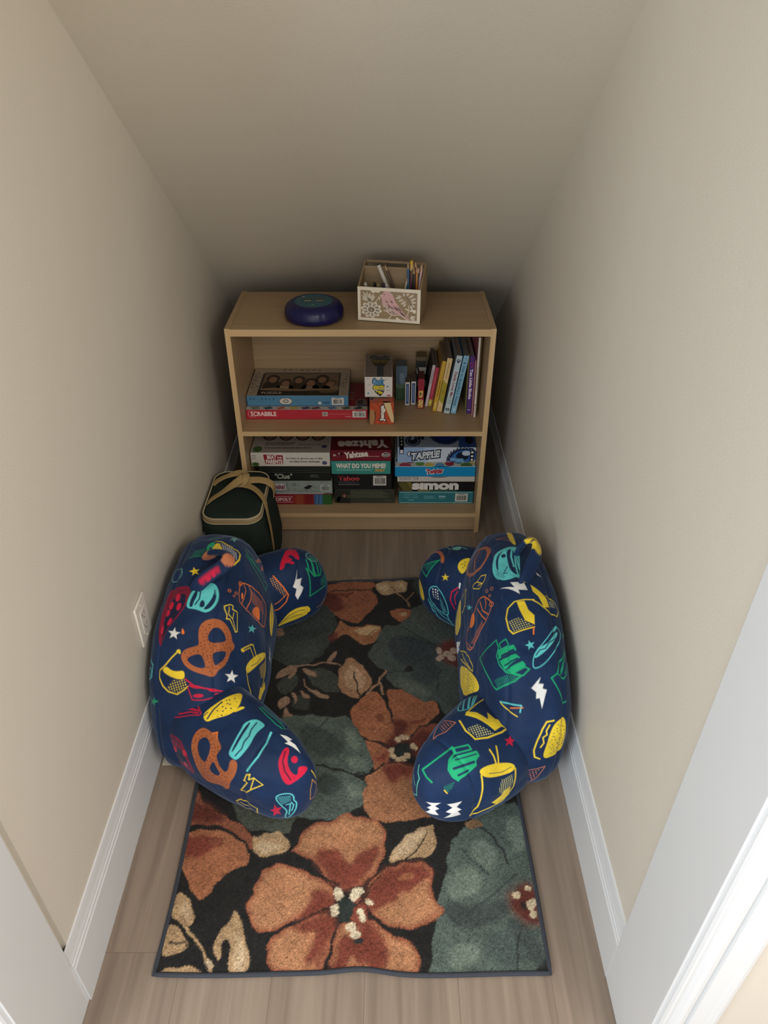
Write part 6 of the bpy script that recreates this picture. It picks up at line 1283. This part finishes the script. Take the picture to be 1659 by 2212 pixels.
RUG = [
('f',[(713,378),(759,392),(823,392),(821,157),(817,-14),(567,-14),(575,40),(583,86),(595,163),(618,204),(622,258),(644,303),(671,330)],0,(86,101,92)),
('b',[(625,215),(674,234),(706,204),(691,169),(632,151),(611,174)],7,(116,132,116)),
('b',[(607,45),(641,60),(674,65),(675,25),(620,8)],7,(116,132,116)),
('b',[(672,277),(705,303),(743,265),(725,215),(692,234)],7,(116,132,116)),
('b',[(766,350),(811,357),(808,258),(774,271)],7,(116,132,116)),
('b',[(603,151),(670,135),(753,163),(752,118),(665,86),(611,102)],7,(62,72,70)),
('b',[(678,55),(722,97),(775,86),(777,25),(720,0)],7,(74,88,84)),
('b',[(734,107),(769,118),(797,86),(812,15),(794,5),(761,65)],7,(62,72,70)),
('s',[(675,340),(713,323),(746,290),(763,234)],6,(48,54,54)),
('s',[(777,209),(719,163),(669,129),(629,118)],4,(62,72,70)),
('s',[(770,86),(753,45),(752,5)],4,(48,54,54)),
('s',[(653,271),(692,234),(713,209)],3,(48,54,54)),
('f',[(662,336),(691,350),(720,330),(688,320)],0,(150,112,72)),
('b',[(750,157),(772,177),(786,189),(808,186),(814,157),(812,118),(804,96),(779,107),(762,124)],16,(124,60,42)),
('b',[(750,157),(772,177),(786,189),(808,186),(814,157),(812,118),(804,96),(779,107),(762,124)],5,(104,44,34)),
('f',[(778,163),(775,156),(769,152),(762,153),(759,159),(760,167),(765,172),(772,174),(777,170)],0,(214,190,150)),
('f',[(804,177),(801,172),(796,170),(790,171),(787,174),(788,179),(792,183),(798,183),(803,181)],0,(214,190,150)),
('f',[(810,143),(806,135),(799,131),(792,132),(788,139),(790,147),(795,154),(803,155),(809,151)],0,(214,190,150)),
('f',[(809,121),(805,114),(799,110),(792,112),(789,117),(790,125),(795,130),(802,132),(808,128)],0,(214,190,150)),
('f',[(780,151),(792,146),(787,129),(776,132)],0,(60,44,40)),
('f',[(40,480),(105,371),(131,330),(164,315),(194,320),(233,304),(256,315),(247,343),(277,357),(326,371),(376,392),(394,420),(399,480)],0,(78,84,70)),
('f',[(253,343),(315,357),(376,392),(394,428),(241,465)],0,(86,101,92)),
('b',[(273,406),(336,420),(363,392),(301,371)],7,(116,132,116)),
('f',[(151,649),(184,653),(239,663),(284,663),(322,653),(374,663),(405,612),(424,569),(444,526),(447,494),(430,473),(409,470),(360,489),(291,473),(220,498),(165,539)],0,(86,101,92)),
('f',[(235,518),(300,498),(360,489),(409,466),(432,442),(439,412),(425,384),(398,376),(380,346),(269,346),(228,419)],0,(86,101,92)),
('b',[(242,635),(301,626),(370,573),(358,522),(294,530),(248,569)],7,(62,72,70)),
('b',[(298,473),(347,473),(376,442),(350,412),(306,419)],7,(62,72,70)),
('b',[(368,626),(390,608),(413,564),(400,539),(370,582)],7,(116,132,116)),
('b',[(372,522),(414,526),(429,498),(395,485)],7,(116,132,116)),
('b',[(376,442),(417,442),(427,412),(391,397)],7,(116,132,116)),
('s',[(322,651),(295,617),(275,586),(256,560)],3,(48,54,54)),
('s',[(300,502),(346,489),(395,473),(426,477)],5,(36,35,33)),
('f',[(424,902),(450,936),(453,976),(470,1006),(487,1024),(526,1012),(531,1061),(585,1112),(638,1122),(770,1112),(721,626),(680,663),(642,658),(633,715),(592,709),(559,727),(536,752),(506,767),(482,795),(486,821),(462,835),(434,872)],0,(74,84,78)),
('b',[(495,965),(546,976),(604,953),(661,930),(656,863),(591,853),(535,842),(495,885),(487,930)],7,(52,60,64)),
('b',[(543,874),(633,874),(635,779),(580,769),(542,821)],7,(56,66,66)),
('b',[(548,1061),(584,1099),(628,1093),(653,1000),(609,976)],7,(84,92,84)),
('b',[(494,789),(538,800),(572,769),(617,739),(593,720),(548,744)],7,(92,100,90)),
('f',[(534,837),(559,853),(562,826),(538,821)],0,(36,35,33)),
('s',[(530,1012),(571,982),(604,953),(636,930)],3,(36,35,33)),
('s',[(478,823),(510,821),(542,826)],3,(48,54,54)),
('s',[(642,831),(631,779),(632,739)],4,(48,54,54)),
('s',[(584,1093),(616,1030),(642,965)],2,(48,54,54)),
('b',[(643,919),(662,947),(700,953),(726,919),(719,842),(679,847),(653,874)],16,(124,60,42)),
('b',[(643,919),(662,947),(700,953),(726,919),(719,842),(679,847),(653,874)],5,(104,44,34)),
('f',[(655,909),(652,899),(646,893),(639,895),(635,903),(636,914),(641,922),(647,924),(653,919)],0,(190,160,136)),
('f',[(657,880),(654,871),(646,867),(638,868),(633,875),(634,884),(640,891),(648,893),(655,888)],0,(190,160,136)),
('f',[(680,894),(676,886),(668,882),(659,883),(653,889),(654,898),(660,904),(670,906),(678,901)],0,(190,160,136)),
('f',[(700,907),(696,898),(689,893),(681,895),(676,902),(677,912),(683,920),(691,922),(698,917)],0,(190,160,136)),
('f',[(696,880),(692,871),(683,867),(673,868),(668,875),(668,884),(675,891),(685,893),(693,888)],0,(190,160,136)),
('f',[(249,1233),(451,1230),(443,1206),(429,1185),(456,1158),(452,1119),(439,1093),(414,1061),(406,1033),(376,1027),(341,1046),(314,1068),(278,1080)],0,(152,88,54)),
('b',[(262,1178),(308,1178),(336,1138),(347,1093),(313,1080),(267,1112)],16,(124,60,42)),
('b',[(262,1178),(308,1178),(336,1138),(347,1093),(313,1080),(267,1112)],5,(104,44,34)),
('f',[(308,1172),(371,1178),(354,1145)],0,(120,60,40)),
('s',[(298,1188),(343,1185),(379,1191),(416,1185),(443,1202)],5,(36,35,33)),
('s',[(328,1043),(350,1030),(376,1024)],3,(36,35,33)),
('f',[(443,1202),(456,1230),(506,1228),(555,1228),(555,1185),(533,1168),(510,1175),(488,1157),(461,1166)],0,(182,146,100)),
('b',[(452,1206),(488,1223),(497,1192),(470,1175)],7,(206,176,134)),
('b',[(515,1219),(547,1219),(547,1185),(524,1192)],7,(206,176,134)),
('s',[(499,1199),(528,1158),(550,1138),(556,1106)],6,(150,112,80)),
('s',[(550,1135),(573,1168)],5,(150,112,80)),
('f',[(487,1086),(531,1098),(571,1093),(552,1049),(524,1033),(505,1055)],0,(160,92,54)),
('f',[(522,1071),(549,1083),(548,1061),(526,1061)],0,(190,150,100)),
('b',[(571,1226),(607,1228),(604,1158),(578,1172)],7,(62,72,70)),
('f',[(312,953),(324,1000),(329,1030),(332,1046),(350,1024),(377,1006),(419,1021),(453,1021),(467,1015),(458,965),(433,929),(400,940),(374,968),(352,983),(332,970),(320,958),(270,956),(230,976),(273,976)],0,(164,106,62)),
('f',[(369,994),(402,1009),(445,1018),(464,1012),(449,988),(420,968),(394,985)],0,(196,158,108)),
('s',[(416,970),(441,988),(457,1006)],2,(110,70,46)),
('b',[(331,988),(320,953),(287,953),(310,976)],16,(124,60,42)),
('b',[(331,988),(320,953),(287,953),(310,976)],5,(104,44,34)),
('f',[(103,953),(127,1000),(161,1037),(218,1074),(250,1112),(280,1119),(313,1074),(325,1030),(322,994),(296,965),(309,936),(283,885),(249,858),(198,839),(173,853),(141,880),(114,874)],0,(62,70,66)),
('b',[(167,976),(241,1000),(290,1024),(301,988),(245,953),(188,941)],7,(50,58,56)),
('b',[(215,919),(272,930),(286,902),(243,874)],7,(72,80,74)),
('s',[(149,988),(199,994),(251,988)],2,(48,54,54)),
('f',[(162,988),(159,977),(150,971),(138,973),(130,982),(128,994),(135,1004),(146,1006),(157,1000)],0,(150,120,90)),
('f',[(162,779),(186,805),(221,815),(222,779),(208,744),(175,732)],0,(64,70,62)),
('f',[(239,831),(302,838),(340,805),(348,749),(332,742),(301,747),(260,777)],0,(66,72,64)),
('f',[(207,715),(232,739),(268,720),(264,681),(230,677)],0,(58,62,56)),
('f',[(150,794),(167,831),(201,851),(219,841),(193,813),(171,797)],0,(156,122,96)),
('f',[(194,799),(200,826),(215,838),(213,810),(203,797)],0,(156,122,96)),
('f',[(226,837),(263,832),(284,801),(261,802),(240,821)],0,(156,122,96)),
('f',[(301,861),(315,896),(327,909),(333,890),(321,866),(306,855)],0,(156,122,96)),
('f',[(240,774),(261,759),(297,742),(313,732),(318,717),(302,720),(270,739)],0,(156,122,96)),
('f',[(173,715),(192,735),(208,720),(199,691),(181,681)],0,(156,122,96)),
('f',[(209,737),(216,752),(231,703),(221,705)],0,(156,122,96)),
('f',[(227,752),(251,742),(266,717),(244,727)],0,(156,122,96)),
('f',[(190,658),(200,691),(219,656)],0,(156,122,96)),
('s',[(212,847),(242,848),(277,853),(301,862),(326,855),(342,847)],5,(156,122,96)),
('s',[(238,795),(249,764)],4,(156,122,96)),
('f',[(341,831),(354,858),(373,885),(398,863),(418,837),(438,795),(441,767),(424,749),(408,738),(406,718),(386,727),(363,734),(347,754),(339,795)],0,(168,122,84)),
('f',[(356,810),(370,853),(390,842),(419,805),(424,769),(397,749),(366,759)],0,(190,150,112)),
('s',[(385,823),(394,779),(402,744),(409,707)],5,(36,35,33)),
('s',[(480,825),(463,789),(443,759),(424,737)],7,(164,124,90)),
('s',[(461,784),(469,754),(474,737)],6,(164,124,90)),
('f',[(406,715),(424,737),(448,754),(465,735),(486,681),(500,635),(513,595),(494,569),(449,576),(421,585),(400,621),(377,662),(388,691)],0,(164,98,58)),
('f',[(481,753),(502,758),(534,753),(559,728),(596,709),(627,714),(631,672),(608,642),(574,621),(547,593),(518,593),(504,635),(491,691)],0,(160,94,56)),
('f',[(545,586),(574,621),(611,635),(655,626),(702,582),(694,498),(638,489),(587,506),(553,535)],0,(140,72,48)),
('f',[(420,583),(457,569),(487,551),(494,518),(466,489),(446,483),(444,526),(428,560)],0,(162,96,58)),
('f',[(419,462),(447,478),(482,507),(527,502),(555,489),(579,498),(638,485),(628,346),(429,346),(441,404),(435,438)],0,(170,108,66)),
('f',[(414,406),(441,346),(478,339),(522,340),(567,364),(607,406),(570,450),(439,450)],0,(172,112,68)),
('b',[(500,644),(530,649),(541,635),(529,595),(540,586),(496,556),(478,573),(507,599)],16,(124,60,42)),
('b',[(500,644),(530,649),(541,635),(529,595),(540,586),(496,556),(478,573),(507,599)],5,(104,44,34)),
('f',[(448,663),(463,672),(478,644),(463,630)],0,(136,74,46)),
('b',[(547,586),(581,612),(610,608),(592,547),(570,526),(546,547)],16,(124,60,42)),
('b',[(547,586),(581,612),(610,608),(592,547),(570,526),(546,547)],5,(104,44,34)),
('b',[(464,489),(485,506),(555,498),(540,458),(519,473),(495,442),(481,473)],16,(150,74,48)),
('b',[(464,489),(485,506),(555,498),(540,458),(519,473),(495,442),(481,473)],5,(128,54,38)),
('b',[(485,539),(450,522),(478,510)],16,(150,74,48)),
('b',[(485,539),(450,522),(478,510)],5,(128,54,38)),
('f',[(537,635),(575,649),(605,658),(574,626)],0,(130,64,42)),
('s',[(465,739),(482,705),(491,681),(499,658)],5,(36,35,33)),
('s',[(418,585),(449,576),(482,561)],3,(60,40,34)),
('s',[(547,595),(574,624),(608,640),(632,667)],3,(50,36,32)),
('s',[(416,462),(447,479),(478,506)],4,(36,35,33)),
('f',[(503,560),(521,573),(543,569),(546,539),(524,518),(503,530)],0,(44,48,46)),
('f',[(519,579),(517,573),(512,569),(507,570),(503,576),(503,583),(507,588),(512,590),(517,586)],0,(204,172,130)),
('f',[(535,587),(532,582),(527,579),(520,580),(516,584),(516,590),(521,594),(527,595),(533,592)],0,(204,172,130)),
('f',[(546,588),(545,584),(541,581),(536,582),(534,586),(534,591),(537,594),(541,595),(545,593)],0,(204,172,130)),
('f',[(563,559),(561,553),(555,550),(548,551),(544,556),(544,562),(549,567),(555,568),(561,565)],0,(204,172,130)),
('f',[(504,547),(502,541),(496,537),(489,539),(485,544),(485,551),(489,556),(496,557),(502,554)],0,(204,172,130)),
('f',[(508,530),(506,525),(501,521),(495,523),(491,527),(491,534),(495,538),(501,540),(506,536)],0,(204,172,130)),
('f',[(521,518),(518,512),(513,509),(507,510),(503,515),(503,521),(507,526),(513,527),(519,524)],0,(204,172,130)),
('f',[(535,519),(532,513),(526,510),(518,511),(513,516),(513,522),(518,527),(526,528),(533,525)],0,(204,172,130)),
('f',[(547,528),(545,522),(539,519),(533,520),(529,525),(530,532),(534,537),(540,538),(545,535)],0,(204,172,130)),
('f',[(565,551),(564,548),(561,546),(558,546),(555,549),(556,554),(558,557),(561,557),(564,555)],0,(204,172,130)),
('f',[(-43,495),(13,420),(26,390),(82,357),(160,316),(173,258),(136,297),(88,324),(31,331),(-25,330),(-69,435)],0,(146,82,52)),
('b',[(-7,392),(25,390),(89,351),(67,336),(22,343),(-11,350)],16,(124,60,42)),
('b',[(-7,392),(25,390),(89,351),(67,336),(22,343),(-11,350)],5,(104,44,34)),
('f',[(-20,310),(18,318),(64,321),(116,306),(154,274),(166,246),(147,226),(118,220),(95,191),(82,160),(63,151),(32,183),(8,223),(-26,258)],0,(172,104,62)),
('b',[(-18,300),(60,306),(78,281),(58,257),(18,249),(-16,265)],16,(150,74,48)),
('b',[(-18,300),(60,306),(78,281),(58,257),(18,249),(-16,265)],5,(128,54,38)),
('f',[(49,303),(92,303),(96,277),(73,271)],0,(140,72,46)),
('s',[(-41,320),(13,330),(68,330),(112,313),(143,287),(166,257)],5,(36,35,33)),
('f',[(159,297),(167,311),(195,310),(222,318),(246,291),(256,271),(226,256),(191,251),(169,260)],0,(182,146,100)),
('b',[(166,281),(198,289),(236,276),(202,260),(174,267)],7,(206,176,134)),
('f',[(158,315),(188,316),(184,303),(168,303)],0,(36,35,33)),
('f',[(486,239),(491,266),(505,281),(527,303),(562,325),(592,336),(599,313),(598,287),(591,263),(568,248),(538,251),(508,241)],0,(182,146,100)),
('b',[(493,246),(502,274),(533,303),(571,323),(575,310),(551,277),(514,249)],7,(206,176,134)),
('s',[(526,247),(550,266),(568,287),(577,310)],4,(36,35,33)),
('f',[(10,175),(43,149),(59,124),(60,94),(36,105),(7,118),(5,151)],0,(182,146,100)),
('b',[(22,151),(46,135),(52,107),(28,124)],7,(206,176,134)),
('f',[(-5,101),(23,97),(51,73),(61,55),(42,40),(22,36),(4,40),(0,70)],0,(182,146,100)),
('f',[(15,9),(52,18),(90,16),(117,-1),(68,-4),(16,-4)],0,(182,146,100)),
('s',[(19,115),(52,91),(80,65),(104,30),(126,-4)],6,(182,146,100)),
('s',[(104,30),(117,15)],9,(206,176,134)),
('s',[(20,65),(48,60),(55,66)],4,(36,35,33)),
('s',[(42,86),(58,65),(55,55)],3,(36,35,33)),
('f',[(149,134),(167,99),(187,57),(196,20),(190,-2),(154,-2),(153,37),(144,70),(130,65),(133,20),(117,40),(116,80),(139,107)],0,(182,146,100)),
('b',[(155,86),(175,65),(189,20),(183,0),(164,5),(165,45)],7,(206,176,134)),
('f',[(368,181),(338,202),(317,240),(299,249),(257,263),(260,274),(274,287),(275,303),(283,323),(316,340),(356,343),(368,360),(390,364),(409,353),(434,351),(463,344),(481,313),(478,265),(463,222),(432,191),(414,179)],0,(158,84,52)),
('i',[(368,181),(338,202),(317,240),(299,249),(257,263),(260,274),(274,287),(275,303),(283,323),(316,340),(356,343),(368,360),(390,364),(409,353),(434,351),(463,344),(481,313),(478,265),(463,222),(432,191),(414,179)],14,(190,128,80)),
('b',[(365,181),(346,209),(324,234),(316,260),(330,272),(363,271),(383,243),(404,234),(412,252),(442,276),(463,284),(460,249),(434,209),(414,181)],16,(150,74,48)),
('b',[(365,181),(346,209),(324,234),(316,260),(330,272),(363,271),(383,243),(404,234),(412,252),(442,276),(463,284),(460,249),(434,209),(414,181)],5,(128,54,38)),
('b',[(346,303),(398,316),(417,297),(394,271),(357,284)],7,(190,124,76)),
('f',[(363,173),(353,191),(326,202),(290,218),(253,234),(223,235),(195,218),(189,198),(181,177),(185,163),(169,151),(178,118),(197,86),(220,81),(241,86),(277,107),(326,126),(359,139)],0,(158,84,52)),
('i',[(363,173),(353,191),(326,202),(290,218),(253,234),(223,235),(195,218),(189,198),(181,177),(185,163),(169,151),(178,118),(197,86),(220,81),(241,86),(277,107),(326,126),(359,139)],14,(190,128,80)),
('b',[(361,151),(348,174),(328,177),(310,166),(313,151),(293,118),(299,112),(332,126),(359,137)],16,(150,74,48)),
('b',[(361,151),(348,174),(328,177),(310,166),(313,151),(293,118),(299,112),(332,126),(359,137)],5,(128,54,38)),
('b',[(194,186),(243,209),(281,186),(250,151),(204,151)],7,(186,122,76)),
('f',[(432,156),(438,180),(452,207),(472,218),(502,232),(538,241),(579,235),(588,207),(583,174),(586,151),(616,132),(584,112),(560,94),(511,89),(478,98),(450,123)],0,(158,84,52)),
('i',[(432,156),(438,180),(452,207),(472,218),(502,232),(538,241),(579,235),(588,207),(583,174),(586,151),(616,132),(584,112),(560,94),(511,89),(478,98),(450,123)],14,(190,128,80)),
('b',[(435,151),(443,183),(478,218),(505,226),(537,234),(567,234),(583,204),(560,195),(536,174),(507,169),(501,151),(467,137),(447,129)],16,(150,74,48)),
('b',[(435,151),(443,183),(478,218),(505,226),(537,234),(567,234),(583,204),(560,195),(536,174),(507,169),(501,151),(467,137),(447,129)],5,(128,54,38)),
('f',[(525,215),(548,207),(525,192),(501,198)],0,(160,92,54)),
('f',[(355,128),(327,118),(300,107),(262,91),(242,78),(223,55),(230,40),(231,25),(252,-2),(347,-2),(357,35),(368,86)],0,(158,84,52)),
('i',[(355,128),(327,118),(300,107),(262,91),(242,78),(223,55),(230,40),(231,25),(252,-2),(347,-2),(357,35),(368,86)],14,(190,128,80)),
('b',[(359,125),(305,106),(279,92),(313,81),(335,86),(316,45),(307,20),(329,20),(358,65),(370,97)],16,(150,74,48)),
('b',[(359,125),(305,106),(279,92),(313,81),(335,86),(316,45),(307,20),(329,20),(358,65),(370,97)],5,(128,54,38)),
('b',[(334,20),(348,45),(340,15)],16,(150,74,48)),
('b',[(334,20),(348,45),(340,15)],5,(128,54,38)),
('f',[(372,107),(444,115),(478,85),(522,70),(545,50),(551,20),(546,-2),(356,-2),(367,45)],0,(158,84,52)),
('i',[(372,107),(444,115),(478,85),(522,70),(545,50),(551,20),(546,-2),(356,-2),(367,45)],14,(190,128,80)),
('b',[(433,115),(467,78),(482,55),(483,25),(471,-2),(446,-2),(440,20),(425,5),(408,35),(394,-2),(370,-2),(376,40),(384,81),(418,70)],16,(150,74,48)),
('b',[(433,115),(467,78),(482,55),(483,25),(471,-2),(446,-2),(440,20),(425,5),(408,35),(394,-2),(370,-2),(376,40),(384,81),(418,70)],5,(128,54,38)),
('b',[(489,55),(527,55),(531,20),(499,15)],7,(188,126,80)),
('s',[(278,102),(321,121),(356,135)],3,(36,35,33)),
('s',[(370,86),(363,45),(353,-2)],4,(36,35,33)),
('s',[(444,124),(472,99),(505,87)],4,(36,35,33)),
('s',[(374,183),(350,198),(329,207)],4,(36,35,33)),
('s',[(433,107),(472,45),(480,-2)],2,(120,60,40)),
('s',[(432,157),(443,180),(466,209)],3,(36,35,33)),
('f',[(370,149),(387,157),(415,151),(423,129),(417,107),(389,103),(373,118)],0,(48,56,52)),
('f',[(404,135),(435,151),(441,118),(417,86),(400,97)],0,(140,66,46)),
('f',[(425,153),(423,148),(418,146),(412,147),(408,150),(408,155),(412,158),(418,159),(423,157)],0,(150,80,56)),
('f',[(381,146),(410,146),(408,115),(383,115)],0,(48,56,52)),
('f',[(387,166),(385,157),(377,153),(369,154),(363,162),(362,171),(368,178),(376,180),(384,175)],0,(226,206,168)),
('f',[(380,156),(379,152),(374,149),(369,150),(365,154),(365,158),(368,162),(373,163),(378,160)],0,(226,206,168)),
('f',[(429,176),(428,169),(421,162),(411,159),(402,161),(400,167),(404,174),(413,179),(424,180)],0,(226,206,168)),
('f',[(421,160),(418,154),(411,151),(402,152),(396,157),(396,163),(402,168),(410,169),(418,166)],0,(226,206,168)),
('f',[(374,135),(372,128),(368,125),(363,126),(359,131),(358,138),(362,143),(367,145),(372,141)],0,(226,206,168)),
('f',[(378,123),(376,117),(371,114),(365,115),(361,120),(360,126),(364,130),(370,131),(376,128)],0,(226,206,168)),
('f',[(431,126),(429,121),(424,118),(419,119),(415,123),(415,129),(419,134),(424,135),(429,132)],0,(226,206,168)),
('f',[(434,114),(433,108),(428,105),(423,106),(419,111),(419,117),(422,121),(428,122),(432,119)],0,(226,206,168)),
('f',[(451,143),(447,140),(441,140),(436,144),(434,149),(436,153),(441,154),(447,152),(451,147)],0,(226,206,168)),
('f',[(414,94),(411,88),(404,85),(396,86),(390,91),(390,97),(395,102),(403,103),(411,100)],0,(226,206,168)),
('f',[(419,88),(417,83),(412,81),(406,82),(402,86),(402,91),(406,95),(412,95),(417,93)],0,(226,206,168)),
('f',[(428,78),(426,72),(419,69),(411,70),(405,75),(405,81),(410,85),(418,86),(425,83)],0,(226,206,168)),
('f',[(432,63),(429,59),(422,57),(414,58),(409,61),(409,65),(414,68),(422,69),(429,67)],0,(48,58,54)),
('s',[(416,89),(426,81)],3,(130,60,44))]
RUG = [(k, smooth_line(p, 2, k in 'fbi') if len(p) > 3 else p, w, c) for k, p, w, c in RUG]

make_rug(RUG)
